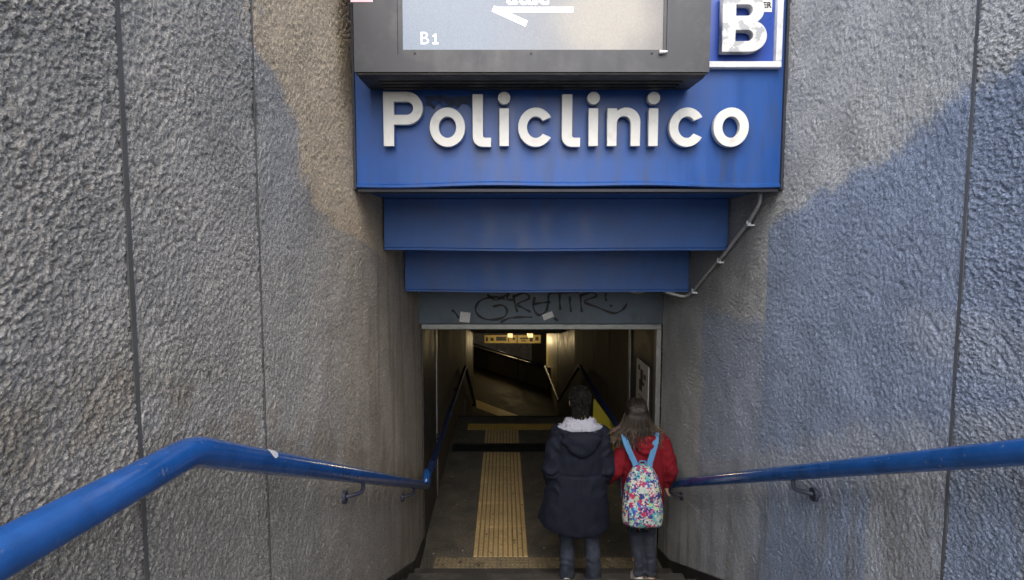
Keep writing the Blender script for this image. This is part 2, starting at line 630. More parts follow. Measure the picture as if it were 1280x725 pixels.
def fbm(x, y, seed=0, o=4):
    s, a = 0, 1
    for k in range(o):
        s = s + a * perlin(x * 2 ** k, y * 2 ** k, seed + k)
        a *= .5
    return s


def relief(y, z, seed):
    """thrown roughcast: torn lumps 15-30 mm across with sharp hollows between"""
    t = .75
    u = y * math.cos(t) + z * math.sin(t)
    w = (-y * math.sin(t) + z * math.cos(t)) * 1.35
    wu = .009 * perlin(u * 45, w * 45, seed + 5) + .0035 * perlin(u * 120, w * 120, seed + 6)
    ww = .009 * perlin(u * 45, w * 45, seed + 9) + .0035 * perlin(u * 120, w * 120, seed + 8)
    a = perlin((u + wu) * 62, (w + ww) * 62, seed)
    b = perlin((u + wu) * 135, (w + ww) * 135, seed + 2)
    patch = perlin(y * 6 + 7, z * 6, seed + 4)
    small = blobs((u + wu) * 150, (w + ww) * 150, seed + 2)
    big = blobs((u + wu) * 62, (w + ww) * 62, seed + 1)
    amp = .85 + .5 * patch
    pit = perlin((u + ww) * 30, (w + wu) * 30, seed + 12)
    h = amp * (.0018 * np.tanh(5 * (a + .12)) + .0017 * np.tanh(4 * (b + .1)) + .0024 * big + .0030 * small) - .0032
    h = h - .0055 * np.clip(pit - .42, 0, .3) / .3 - .003 * np.clip(-patch - .1, 0, .6) * (.5 - a)
    return h + .003 * perlin(y * 4, z * 4, seed + 3)


def blobs(x, y, seed):
    """overlapping thrown splats: domes of random size meeting in sharp creases"""
    xi, yi = np.floor(x).astype(int), np.floor(y).astype(int)
    best = np.zeros(x.shape)
    for dx in (-1, 0, 1):
        for dy in (-1, 0, 1):
            cx, cy = xi + dx, yi + dy
            hh_ = _perm[(_perm[(cx + seed * 131) & 4095] + cy) & 4095]
            jx, jy = _ang[hh_] / 6.2832, _ang[(hh_ + 1777) & 4095] / 6.2832
            hg_ = .35 + .65 * _ang[(hh_ + 901) & 4095] / 6.2832
            d2 = (cx + jx - x) ** 2 + (cy + jy - y) ** 2
            best = np.maximum(best, hg_ - d2 * .95)
    return best


def sstep(a, b, x):
    t = np.clip((x - a) / (b - a), 0, 1)
    return t * t * (3 - 2 * t)


def mixc(c0, c1, m):
    return c0 * (1 - m[..., None]) + np.array(c1) * m[..., None]


def paint_left(y, z):
    n = fbm(y * 5, z * 5, 20)
    n2 = fbm(y * 22, z * 22, 24, 3)
    c = np.zeros(y.shape + (3,)) + np.array((.47, .44, .395))
    c = mixc(c, (.38, .36, .33), sstep(-.1, .6, fbm(y * 2.1, z * 2.1, 31)) * .6)
    c = mixc(c, (.45, .39, .315), sstep(2.2, 3.2, y + .2 * n) * sstep(4.2, 3.4, z) * .8)
    # bare ochre render past the second joint, over-painted grey below a curved edge
    zz = [3.0, 3.18, 3.24, 3.35, 3.41, 3.6, 3.66, 3.77, 3.81, 3.83, 5]
    yy = [4.3, 3.4, 2.9, 2.56, 2.46, 2.42, 2.37, 2.2, 2.05, 1.975, 1.975]
    yb = np.interp(z, zz, yy)
    mt = sstep(-.07, .07, y - yb + .06 * n + .06 * n2) * sstep(2.95, 3.12, z + .05 * n)
    c = mixc(c, (.60, .485, .345), mt)
    # bluish grey roller coat next to the ochre
    mb = np.exp(-((y - 2.2) / .28) ** 2) * sstep(3.0, 3.3, z) * (1 - mt) * .5
    c = mixc(c, (.33, .335, .35), mb)
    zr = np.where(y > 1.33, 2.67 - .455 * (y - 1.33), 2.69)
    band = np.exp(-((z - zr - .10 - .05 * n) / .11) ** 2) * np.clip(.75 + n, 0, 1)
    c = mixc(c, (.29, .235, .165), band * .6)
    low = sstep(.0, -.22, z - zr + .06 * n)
    c = mixc(c, (.29, .275, .25), low * .6)  # darker below the rail: grime, plus the weaker light there painted into the colour
    stv = fbm(y * 9, z * .7, 40)
    s = sstep(.0, .55, stv) * sstep(2.6, 4.2, y) * sstep(3.6, 3.0, z)
    c = mixc(c, (.29, .235, .165), s * .55)
    c = mixc(c, (.012, .012, .012), np.clip(np.exp(-(((y - 1.985) / .022) ** 2 + ((z - 3.60) / .045) ** 2)) * 1.1, 0, .9))
    return c


def paint_right(y, z):
    n = fbm(y * 5, z * 5, 60)
    n2 = fbm(y * 25, z * 25, 66, 3)
    c = np.zeros(y.shape + (3,)) + np.array((.55, .56, .56))
    c = mixc(c, (.46, .47, .47), sstep(-.1, .6, fbm(y * 2, z * 2, 71)) * .6)
    zb = np.interp(y, [1.0, 1.78, 1.985, 2.426, 2.9, 3.42, 3.44], [3.80, 3.72, 3.68, 3.50, 3.40, 3.27, 3.27])
    m1 = sstep(.045, -.045, z - zb + .03 * n + .035 * n2) * sstep(3.43, 3.40, y)
    m2 = sstep(4.55, 4.4, y + .05 * n) * sstep(2.72, 2.62, z + .04 * n) * sstep(3.38, 3.42, y)
    blue = np.clip(m1 + m2 * .75, 0, 1)
    zr = 2.576 - .457 * (y - 1.575)
    # grey patches rolled over the blue
    p1 = sstep(.05, -.05, np.abs(z - 2.83 + .03 * n) - .09) * sstep(2.28, 2.15, y + .04 * n)
    p2 = sstep(2.42, 2.36, y + .03 * n) * sstep(1.94, 1.97, y) * sstep(.08, -.08, z - zr + .05 * n)
    p3 = sstep(.12, -.05, np.abs(z - zr - .05 + .06 * n) - .08) * .7
    p4 = sstep(3.2, 3.6, y + .1 * n) * sstep(.0, -.1, z - zr) * .6
    blue = blue * (1 - np.clip(p1 * .25 + p2 * .6 + p3 * .7 + p4, 0, 1))
    c = mixc(c, (.295, .365, .51), blue * .9)
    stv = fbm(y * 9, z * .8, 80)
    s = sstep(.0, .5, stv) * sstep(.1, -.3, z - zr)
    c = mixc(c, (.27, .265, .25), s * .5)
    c = mixc(c, (.26, .265, .26), sstep(3.3, 3.7, y) * sstep(2.5, 2.8, z) * .5)
    return c


def rough_panel(parent, X, out, y0, y1, z0, z1, res, seed, paint):
    """out = +1 when the face looks towards +x; res = grid pitch as a fraction of distance"""
    ny = max(8, int(math.log(y1 / max(y0, .8)) / res))
    if y0 < .55:
        ys = np.concatenate([np.linspace(y0, .8, 60, endpoint=False), np.geomspace(.8, y1, ny)])
    else:
        ys = np.geomspace(y0, y1, ny)
    ys = np.concatenate([[ys[0]], ys, [ys[-1]]])
    ny = len(ys)
    dz = res * max(.9, (max(y0, .7) * .6 + min(y1, 3.6) * .4))
    nz_ = int((z1 - z0) / dz)
    za, zb = max(z0, CZ - .66 * y1), min(z1, CZ + .50 * y1)     # fine where it is looked at closely, coarser above and below
    zs = np.concatenate([np.arange(z0, za, dz * 4), np.arange(za, zb, dz), np.arange(zb, z1, dz * 4), [z1]])
    zs = zs[np.concatenate([[True], np.diff(zs) > dz * .3])]
    nz_ = len(zs)
    Y, Z = np.meshgrid(ys, zs, indexing='ij')
    h = relief(Y, Z, seed)
    h[0, :] = -.03
    h[-1, :] = -.03
    h[1, :] = np.minimum(h[1, :], .003)
    h[-2, :] = np.minimum(h[-2, :], .003)
    h[:, 0] = -.03
    h[:, -1] = -.03
    V = np.stack([X + out * h, Y, Z], -1).reshape(-1, 3)
    idx = np.arange(ny * nz_).reshape(ny, nz_)
    q = np.stack([idx[:-1, :-1], idx[1:, :-1], idx[1:, 1:], idx[:-1, 1:]], -1).reshape(-1, 4)
    if out < 0:
        q = q[:, ::-1]
    me = bpy.data.meshes.new('concrete_panel')
    me.vertices.add(len(V))
    me.vertices.foreach_set('co', V.ravel())
    me.loops.add(q.size)
    me.loops.foreach_set('vertex_index', q.ravel().astype(np.int32))
    me.polygons.add(len(q))
    me.polygons.foreach_set('loop_start', np.arange(0, q.size, 4, dtype=np.int32))
    sm = np.ones((ny - 1, nz_ - 1), dtype=bool)
    sm[0, :] = False
    sm[-1, :] = False
    me.polygons.foreach_set('use_smooth', sm.ravel())
    me.update(calc_edges=True)
    at = me.attributes.new('paint', 'FLOAT_COLOR', 'POINT')
    col = np.ones((len(V), 4), np.float32)
    pc = np.clip(paint(Y, Z), 0, 1)
    pc[0, :] = pc[-1, :] = (.03, .03, .03)
    col[:, :3] = pc.reshape(-1, 3)
    at.data.foreach_set('color', col.ravel())
    return link('concrete_panel', me, M['roughcast'], parent)


ZW = 4.75
RES = .0028
lw = thing('retaining_wall', 'grey roughcast wall with an ochre bare patch beside the sign and two thin joints', 'wall', (XL, 2.5, 0))
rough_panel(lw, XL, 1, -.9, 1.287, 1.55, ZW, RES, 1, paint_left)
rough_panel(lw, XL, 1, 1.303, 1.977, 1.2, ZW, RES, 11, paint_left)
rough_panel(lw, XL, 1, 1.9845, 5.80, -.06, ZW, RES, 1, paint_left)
MB().box(XL - .16, XL - .026, -.9, 5.78, -.3, ZW - .01).build('wall_core', M['joint'], lw)
MB().box(XL - .03, XL + .002, 1.2865, 1.3035, 1.55, ZW).build('joint_strip', M['joint'], lw)
MB().box(XL - .03, XL + .003, 1.9775, 1.984, 1.2, ZW).build('joint_strip', M['joint'], lw)
rw = thing('retaining_wall', 'roughcast wall painted over in blue grey with a single joint', 'wall', (XR, 2.5, 0))
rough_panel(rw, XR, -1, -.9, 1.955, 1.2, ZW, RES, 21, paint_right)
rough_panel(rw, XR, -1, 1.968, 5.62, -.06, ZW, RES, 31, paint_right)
MB().box(XR + .026, XR + .16, -.9, 5.60, -.3, ZW - .01).build('wall_core', M['joint'], rw)
MB().box(XR - .002, XR + .03, 1.9545, 1.9685, 1.2, ZW).build('joint_strip', M['joint_grey'], rw)
for w_, X, s in ((lw, XL, 1), (rw, XR, -1)):
    k = MB()
    yy = [1.72, 5.2, 5.78 if s > 0 else 5.6]
    zz = [ZTOP, .12, 0]
    poly = [(yy[0], zz[0] - .1), (yy[0], zz[0] + .07), (yy[1], zz[1] + .07), (yy[2], .09), (yy[2], -.02), (yy[1], 0)]
    k.prism_x(poly, X - s * .02, X + s * .016)
    k.build('skirting', M['dark'], w_)

# ------------------------------------------------------------------ corridor walls past the shutter
for X, s, y0 in ((XL, 1, 5.80), (XR, -1, 5.74)):
    nm = 'dark jamb wall and brown cladding left of the passage beyond the shutter' if s > 0 else 'brown clad passage wall with the poster on its dark end'
    cw = thing('corridor_wall', nm, 'wall', (X, 9, 0))
    a, b_ = X, X - s * .14
    MB().box(min(a, b_), max(a, b_), y0, 7.0, -.2, 2.5).build('jamb_panel', M['clad_dark'], cw)
    MB().box(min(a + s * .012, b_), max(a + s * .012, b_), 7.003, 7.10, -.2, 2.5).build('edge_strip', M['steel'], cw)
    yj = 7.103
    while yj < 12.4:
        MB().box(min(a, b_), max(a, b_), yj, yj + 1.36, -.2, 2.5).build('cladding_panel', M['clad'], cw, bevel=.006)
        yj += 1.37
    MB().box(min(a - s * .03, b_ - s * .05), max(a - s * .03, b_ - s * .05), 7.05, 12.55, -.2, 2.5).build('backing', M['dark'], cw)
    yend = 15.2 if s > 0 else 16.5
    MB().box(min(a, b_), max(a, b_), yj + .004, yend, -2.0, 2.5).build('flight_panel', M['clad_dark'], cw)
    MB().box(min(a + s * .01, b_), max(a + s * .01, b_), yend + .003, yend + .12, -2.0, 1.0).build('edge_strip', M['hall_wall'], cw)
cl = MB().box(XR, XR + .5, 16.63, 20.9, -2.0, .6)
tag(cl.build('hall_pillar', M['hall_wall']), 'ochre wall pier lit at the far end of the passage', 'pillar')
hw = thing('hall_back_wall', 'far hall wall with a pale blue lit panel', 'wall', (0, 36, -4.6))
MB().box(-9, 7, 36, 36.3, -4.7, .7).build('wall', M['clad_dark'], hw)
MB().box(-2.4, 1.75, 35.9, 35.98, -4.3, -2.35).build('pale_panel', M['hall_pale'], hw)
MB().box(-9.2, -9, 15, 36, -4.7, .7).build('wall', M['clad_dark'], hw)
MB().box(7, 7.2, 15, 36, -4.7, .7).build('wall', M['clad_dark'], hw)
MB().box(-9, XL - .2, 15.0, 15.15, -2, .7).build('wall', M['clad_dark'], hw)
MB().box(XR + .55, 7, 16.5, 16.65, -2, .7).build('wall', M['clad_dark'], hw)

# parapet across the lower hall
pp = thing('parapet', 'low panelled parapet crossing the dim lower hall', 'wall', (0, 21, -1.84))
A, B = Vector((-4.2, 27.4, 0)), Vector((1.56, 19.1, 0))
d = (B - A)
Ln = d.length
d.normalize()
nrm = Vector((-d.y, d.x, 0))


def slab(p0, p1, n, t0, t1, z0, z1, mb=None):
    mb = mb or MB()
    vs = [p + n * t + Vector((0, 0, z)) for p in (p0, p1) for t in (t0, t1) for z in (z0, z1)]
    return mb.add(vs, [(0, 1, 3, 2), (4, 6, 7, 5), (0, 4, 5, 1), (2, 3, 7, 6), (0, 2, 6, 4), (1, 5, 7, 3)])


for k in range(8):
    q0, q1 = A + d * (Ln * k / 8 + .02), A + d * (Ln * (k + 1) / 8 - .02)
    slab(q0, q1, nrm, -.06, .06, -1.78, -1.1).build('panel', M['parapet'], pp)
slab(A, B, nrm, -.045, .045, -1.84, -1.09).build('core', M['dark'], pp)
slab(A, B, nrm, -.08, .08, -1.088, -1.0).build('coping', M['dark'], pp)
fl = MB().add([(-.90, 18.1, -1.836), (-.84, 17.2, -1.836), (-.1, 16.3, -1.836), (.5, 16.3, -1.836)], [(0, 1, 2, 3)])
structure(fl.build('hall_path_marking', M['yellow_dark']))

# hanging lit sign and lamps in the hall
HY = 23.4
hs = thing('hanging_sign', 'yellow hanging sign lit between lamps in the far hall', 'sign', (.5, HY, -.5))
MB().box(-.80, 1.50, HY, HY + .1, -.93, -.60).build('panel', M['sign_glow'], hs)
for (x0, x1, z0, z1) in ((-.74, -.66, -.86, -.68), (-.55, -.42, -.84, -.7), (-.32, .1, -.83, -.66), (.17, .2, -.92, -.61), (.36, .46, -.80, -.7), (.52, .56, -.92, -.61), (.66, .98, -.77, -.70), (.7, .9, -.86, -.81), (1.05, 1.18, -.86, -.68), (1.28, 1.42, -.82, -.66)):
    MB().box(x0, x1, HY - .014, HY - .002, z0, z1).build('marking', M['dark'], hs)
for x in (-.6, 1.3):
    MB().tube([(x, HY + .05, -.6), (x, HY + .05, .6)], .02, 6).build('hanger', M['dark'], hs)
for i, (x, lb) in enumerate(((.23, 'left of the two warm tube lamps over the hanging sign'), (.98, 'right of the two warm tube lamps over the hanging sign'))):
    t = thing('ceiling_lamp', lb, 'lamp', (x, 21.6, 0), 'warm lamps over the hanging sign')
    MB().box(x - .11, x + .11, 21.1, 22.1, -.17, -.10).build('housing', M['dark'], t)
    MB().box(x - .09, x + .09, 21.12, 22.08, -.32, -.172).build('diffuser', M['lamp_glow'], t)
    MB().tube([(x, 21.6, -.11), (x, 21.6, .6)], .02, 6).build('hanger', M['dark'], t)
    ld = bpy.data.lights.new('lamp_light', 'POINT')
    ld.energy = 17
    ld.color = (1, .76, .4)
    ld.shadow_soft_size = .15
    lo = bpy.data.objects.new('lamp_light', ld)
    COL.objects.link(lo)
    lo.location = (x, 21.6, -.45)
    lo.parent = t
    lo.matrix_parent_inverse = Matrix.Translation(-t.location)


# ------------------------------------------------------------------ landing: tactile paving, bands, grate
tp = thing('tactile_path', 'yellow ribbed guide strip running down the passage floor', 'paving', (-.03, 7, 0))
yy = 5.575


def tactile_tile(y0, y1, parent):
    t = MB().box(-.315, .245, y0, y1, 0.0, .004).build('tactile_tile', M['tactile_base'], parent)
    b = MB()
    n = 11
    for k in range(n):
        xc = -.315 + .56 * (k + .5) / n
        w0, w1 = .0185, .015
        vs = [(xc - w0, y0 + .004, .0042), (xc + w0, y0 + .004, .0042), (xc + w0, y1 - .004, .0042), (xc - w0, y1 - .004, .0042),
              (xc - w1, y0 + .008, .0100), (xc + w1, y0 + .008, .0100), (xc + w1, y1 - .008, .0100), (xc - w1, y1 - .008, .0100)]
        b.add(vs, [(4, 5, 6, 7), (0, 1, 5, 4), (1, 2, 6, 5), (2, 3, 7, 6), (3, 0, 4, 7)])
    r = b.build('rib', M['tactile'], t)
    r.matrix_parent_inverse = t.matrix_parent_inverse.inverted() @ Matrix.Identity(4) if False else Matrix.Identity(4)
    r['kind'] = 'stuff'


cuts = [5.575]
while cuts[-1] < 8.4:
    cuts.append(min(8.50, cuts[-1] + .6))
for a, b_ in zip(cuts[:-1], cuts[1:]):
    tactile_tile(a, b_ - .003, tp)
tactile_tile(8.88, 9.22, tp)
tactile_tile(9.223, 9.56, tp)


def band(name, label, x0, x1, y0, y1, m, n):
    t = thing(name, label, 'paving', ((x0 + x1) / 2, (y0 + y1) / 2, 0))
    for k in range(n):
        a, b_ = x0 + (x1 - x0) * k / n, x0 + (x1 - x0) * (k + 1) / n
        q = MB().box(a, b_ - .003, y0, y1, 0, .004)
        nb = 7
        for i in range(nb):
            for j in range(4):
                px, py = a + (b_ - a) * (i + .5) / nb, y0 + (y1 - y0) * (j + .5) / 4
                q.add([(px - .012, py - .012, .004), (px + .012, py - .012, .004), (px + .012, py + .012, .004), (px - .012, py + .012, .004),
                       (px - .007, py - .007, .009), (px + .007, py - .007, .009), (px + .007, py + .007, .009), (px - .007, py + .007, .009)],
                      [(4, 5, 6, 7), (0, 1, 5, 4), (1, 2, 6, 5), (2, 3, 7, 6), (3, 0, 4, 7)])
        q.build('tactile_tile', m, t)


band('warning_band', 'dirty yellow warning band at the foot of the near stairs', -.69, 1.49, 5.36, 5.572, M['tactile_dirty'], 7)
band('warning_band', 'yellow warning band at the far edge of the landing', -.62, 1.45, 9.565, 9.88, M['yellow_dark'], 6)
gr = thing('floor_grate', 'dark iron drain grate crossing the guide strip', 'grate', (.2, 8.69, 0))
MB().box(-.80, 1.52, 8.506, 8.53, 0, .012).box(-.80, 1.52, 8.85, 8.874, 0, .012).build('frame', M['grate'], gr)
MB().box(-.80, 1.52, 8.531, 8.849, 0, .003).build('trough', M['dark'], gr)
sl = MB()
for k in range(90):
    x = -.795 + k * .0257
    sl.box(x, x + .012, 8.531, 8.849, .0035, .0105)
o = sl.build('bar', M['grate'], gr)
o['kind'] = 'stuff'
MB().box(XL, XR, 10.28, 10.352, .0, .005).build('landing_nosing', M['grate'])['kind'] = 'structure'

# ------------------------------------------------------------------ blue canopy: stepped fascia
cp = thing('stepped_canopy', 'two dark blue stepped fascias below the station sign', 'canopy', (.36, 4, 3))
for (y, z, zt, xe) in ((4.0, 3.121, 3.463, 0), (4.815, 2.765, 3.119, 0)):
    x0, x1 = XL + .012, XR - .012
    # slightly bowed sheet with a folded lip
    n = 24
    vs, fs = [], []
    prof = [(0, zt), (0, z + .012), (-.010, z + .004), (-.010, z - .008), (.12, z - .008), (.12, zt)]
    for i in range(n + 1):
        t = i / n
        x = x0 + (x1 - x0) * t
        sag = .002 * math.sin(PI * t * 3 + y) + .006 * math.sin(PI * t)
        for (dy, zz) in prof:
            vs.append((x, y + dy, zz - (sag if zz < z + .05 else 0)))
    m_ = len(prof)
    for i in range(n):
        for k in range(m_):
            k2 = (k + 1) % m_
            fs.append((i * m_ + k, i * m_ + k2, (i + 1) * m_ + k2, (i + 1) * m_ + k))
    fs += [tuple(range(m_)), tuple(range(n * m_, n * m_ + m_))]
    MB().add(vs, fs).build('fascia', M['beam_blue'], cp)
MB().box(XL + .012, XR - .012, 3.40, 4.13, 3.466, 3.50).build('soffit', M['beam_blue'], cp)
MB().box(XL + .012, XR - .012, 4.125, 4.94, 3.122, 3.16).build('soffit', M['beam_blue'], cp)
MB().box(XL + .012, XR - .012, 4.94, 5.72, 2.766, 2.80).build('soffit', M['beam_blue'], cp)
MB().box(XL - .15, XR + .15, 4.96, 5.71, 2.81, 4.9).build('infill', M['concrete'], cp)

# ------------------------------------------------------------------ roller shutter box over the passage
rs = thing('roller_shutter', 'grey blue shutter box with graffiti and two stickers over the passage', 'shutter', (.36, 5.65, 2.4))
MB().box(XL + .004, XR - .004, 5.60, 5.715, 2.372, 2.762).build('housing', M['shutter'], rs, bevel=.004)
MB().box(XL + .03, XR - .02, 5.585, 5.70, 2.318, 2.369).build('bottom_bar', M['steel'], rs, bevel=.006)
MB().box(XR - .06, XR - .014, 5.605, 5.69, 0, 2.315).build('guide_rail', M['steel'], rs)
MB().box(XL - .03, XL + .012, 5.81, 5.86, 0, 2.315).build('guide_rail', M['clad_dark'], rs)


def ribbon(mb, pts, w, y, taper=True):
    """flat brush stroke in the x-z plane"""
    P = [Vector((p[0], p[1])) for p in pts]
    Q = []
    for i in range(len(P) - 1):
        p0, p1, p2, p3 = P[max(0, i - 1)], P[i], P[i + 1], P[min(len(P) - 1, i + 2)]
        for k in range(6):
            t = k / 6
            Q.append(.5 * ((2 * p1) + (p2 - p0) * t + (2 * p0 - 5 * p1 + 4 * p2 - p3) * t * t + (3 * p1 - p0 - 3 * p2 + p3) * t ** 3))
    Q.append(P[-1])
    vs, fs = [], []
    for i, p in enumerate(Q):
        t = (Q[min(i + 1, len(Q) - 1)] - Q[max(i - 1, 0)])
        if t.length < 1e-6:
            t = Vector((1, 0))
        t.normalize()
        nn = Vector((-t.y, t.x))
        ww = w * (.75 + .25 * math.sin(i * .7)) * (.5 if taper and i in (0, len(Q) - 1) else 1)
        a, b = p + nn * ww / 2, p - nn * ww / 2
        vs += [(a.x, y, a.y), (b.x, y, b.y)]
    for i in range(len(Q) - 1):
        fs.append((2 * i, 2 * i + 1, 2 * i + 3, 2 * i + 2))
    mb.add(vs, fs)


K = 2.4 / 306


def sh(X, Y):
    u, v = 520 + X / 3.879, 355 + Y / 3.877
    return (XL + (u - 523) * K, 2.346 + (408 - v) * K)


gf = MB()
STR = [[(372, 108), (420, 102), (442, 130), (420, 163), (350, 172), (302, 150), (290, 112), (320, 75), (385, 62), (432, 74)],
       [(472, 50), (480, 95), (492, 136)], [(468, 62), (525, 42), (548, 68), (492, 96), (520, 115), (556, 135)],
       [(575, 60), (570, 115), (595, 150), (630, 130), (640, 90), (642, 50)], [(562, 98), (610, 90), (652, 86)],
       [(695, 42), (696, 85), (700, 125)], [(745, 58), (746, 95), (752, 136)], [(796, 45), (798, 90), (804, 136)],
       [(790, 56), (850, 40), (872, 58), (815, 84), (880, 112), (955, 140), (1000, 124), (1022, 92)], [(918, 42), (917, 60), (921, 82)], [(938, 103), (950, 106)],
       [(408, 187), (450, 166), (505, 160), (565, 160)], [(345, 48), (385, 76), (425, 60), (450, 45), (440, 72), (472, 76)], [(175, 124), (190, 138), (210, 166)], [(668, 163), (690, 178)],
       [(640, 50), (660, 44), (720, 40), (790, 40)]]
for s_ in STR:
    ribbon(gf, [sh(*p) for p in s_], .027, 5.597)
gf.build('graffiti', M['ink'], rs)


def sticker(cx, cz, w, h, rot, y):
    b = MB()
    ca, sa = math.cos(rot), math.sin(rot)
    vs = []
    for yy_ in (y, y + .0015):
        for (a, b_) in ((-1, -1), (1, -1), (1, 1), (-1, 1)):
            X, Z = a * w / 2, b_ * h / 2
            vs.append((cx + X * ca - Z * sa, yy_, cz + X * sa + Z * ca))
    return b.add(vs, [(0, 1, 2, 3), (7, 6, 5, 4), (0, 4, 5, 1), (1, 5, 6, 2), (2, 6, 7, 3), (3, 7, 4, 0)])


p = sh(238, 160)
sticker(p[0], p[1], .10, .10, -.12, 5.5955).build('sticker', M['paper'], rs)
p = sh(640, 153)
sticker(p[0], p[1], .105, .058, .38, 5.5955).build('sticker', M['paper'], rs)

# ------------------------------------------------------------------ station sign
SY = 3.27
sg = thing('station_sign', 'blue station name board with raised white letters', 'sign', (.36, SY, 3.47))
x0, x1 = XL + .016, XR - .016
n = 40
vs, fs = [], []
prof = [(0, 4.9), (0, 3.497), (-.012, 3.487), (-.012, 3.474), (.0, 3.468), (.125, 3.468), (.125, 4.9)]
for i in range(n + 1):
    t = i / n
    x = x0 + (x1 - x0) * t
    sag = -.010 * math.sin(PI * t) ** 2 + .004 * math.sin(PI * t * 5)
    for (dy, zz) in prof:
        vs.append((x, SY + dy, zz - (sag if zz < 3.6 else 0)))
m_ = len(prof)
for i in range(n):
    for k in range(m_):
        k2 = (k + 1) % m_
        fs.append((i * m_ + k, i * m_ + k2, (i + 1) * m_ + k2, (i + 1) * m_ + k))
fs += [tuple(range(m_)), tuple(range(n * m_, n * m_ + m_))]
MB().add(vs, fs).build('board', M['sign_blue'], sg)
MB().box(x0, x1, SY + .008, SY + .12, 3.449, 3.4645).build('bottom_trim', M['edge_dark'], sg)
MB().box(XL + .002, XL + .0155, SY - .02, SY + .1, 3.46, 4.9).build('edge_trim', M['edge_dark'], sg)
MB().box(XR - .0155, XR - .002, SY - .02, SY + .1, 3.46, 4.9).build('edge_trim', M['edge_dark'], sg)


# ---- raised letters from outlines
def arc(cx, cy, rx, ry, a0, a1, n=18):
    return [(cx + rx * math.cos(math.radians(a0 + (a1 - a0) * k / n)), cy + ry * math.sin(math.radians(a0 + (a1 - a0) * k / n))) for k in range(n + 1)]


S = 13.0     # stroke, in photograph units of the sign lettering


def glyph(ch):
    if ch == 'P':
        H, w, t = 65, 48, 12.2
        b = 39
        R = b / 2
        outer = [(0, 0), (0, H)] + arc(w - R, H - R, R, R, 90, -90) + [(t, H - b), (t, 0)]
        ri = R - 11.2
        inner = [(t, H - 11.2)] + arc(w - R, H - R, ri, ri, 90, -90) + [(t, H - b + 11.2)]
        return [outer, inner]
    if ch == 'o':
        rx, ry = 21.5, 23.5
        return [arc(rx, ry - 1, rx, ry, 0, 350, 35), arc(rx, ry - 1, rx - 10.4, ry - 10.2, 0, 350, 35)]
    if ch == 'c':
        rx, ry = 21.5, 23.5
        o_ = arc(rx, ry - 1, rx, ry, 32, 328, 30)
        i_ = arc(rx, ry - 1, rx - 10.4, ry - 10.2, 322, 38, 30)
        return [o_ + i_]
    if ch == 'l':
        H = 62
        return [[(0, H), (0, 11)] + arc(12, 11, 12, 12, 180, 270, 8)[1:] + [(22, -1), (22, 9.5), (15, 9.5)] + arc(15, 12.5, 3, 3, 270, 180, 4)[1:] + [(12, H)]]
    if ch == 'i':
        return [[(0, 0), (0, 45), (11, 45), (11, 0)], arc(5.5, 57.8, 7.4, 7.4, 0, 340, 17)]
    if ch == 'n':
        w = 40
        outer = [(0, 0), (0, 45), (11, 45), (12, 40)] + arc(23, 29.5, 17, 16.5, 130, 0, 12) + [(w, 0), (w - 11, 0), (w - 11, 27)] + arc(20, 27, 9, 9.3, 0, 180, 10)[1:] + [(11, 0)]
        return [outer]
    if ch == 'B':
        H, w, t = 68, 54, 15.5
        outer = [(0, 0), (0, H)] + arc(w - 21, H - 17.5, 17, 17.5, 90, -60, 12) + arc(w - 20.5, 18.5, 20.5, 18.5, 52, -90, 14)
        i1 = [(t, H - 12), (t, H - 26)] + arc(w - 24, H - 19, 6.5, 7, -90, 90, 8)
        i2 = [(t, 26), (t, 12)] + arc(w - 23.5, 19, 7.5, 7, -90, 90, 8)
        return [outer, i1, i2]


def extrude_outline(name, loops, x, z, k, y_front, depth, m, parent, bevel=.0016):
    cu = bpy.data.curves.new(name, 'CURVE')
    cu.dimensions = '2D'
    cu.fill_mode = 'BOTH'
    cu.extrude = depth / 2
    cu.bevel_depth = bevel
    cu.bevel_resolution = 1
    for lp in loops:
        sp = cu.splines.new('POLY')
        sp.points.add(len(lp) - 1)
        for q, (a, b_) in zip(sp.points, lp):
            q.co = (a * k, b_ * k, 0, 1)
        sp.use_cyclic_u = True
    o_ = bpy.data.objects.new('tmp', cu)
    COL.objects.link(o_)
    dg = bpy.context.evaluated_depsgraph_get()
    me = bpy.data.meshes.new_from_object(o_.evaluated_get(dg))
    bpy.data.objects.remove(o_)
    bpy.data.curves.remove(cu)
    me.name = name
    me.transform(Matrix.Translation((x, y_front + depth / 2 + bevel, z)) @ Matrix.Rotation(PI / 2, 4, 'X'))
    return link(name, me, m, parent)


UN = .00443
ZB = 3.692
for ch, u in zip('Policlinico', (482, 539, 592, 625, 648, 702, 735, 758, 809, 834.5, 889)):
    o = extrude_outline('letter', glyph(ch), -.657 + (u - 482) * UN, ZB, UN, SY - .062, .036, M['letter_white'], sg)
    st_ = MB()
    xc = -.657 + (u - 482) * UN
    for (a, b_) in ((6, 10), (6, 34)):
        if ch in 'Plin':
            st_.tube([(xc + a * UN, SY - .022, ZB + b_ * UN), (xc + a * UN, SY + .004, ZB + b_ * UN)], .007, 8)
    if ch in 'oc':
        for (a, b_) in ((6, 20), (22, 3)):
            st_.tube([(xc + a * UN, SY - .022, ZB + b_ * UN), (xc + a * UN, SY + .004, ZB + b_ * UN)], .007, 8)
    st_.build('stud', M['edge_dark'], o)['kind'] = 'stuff'

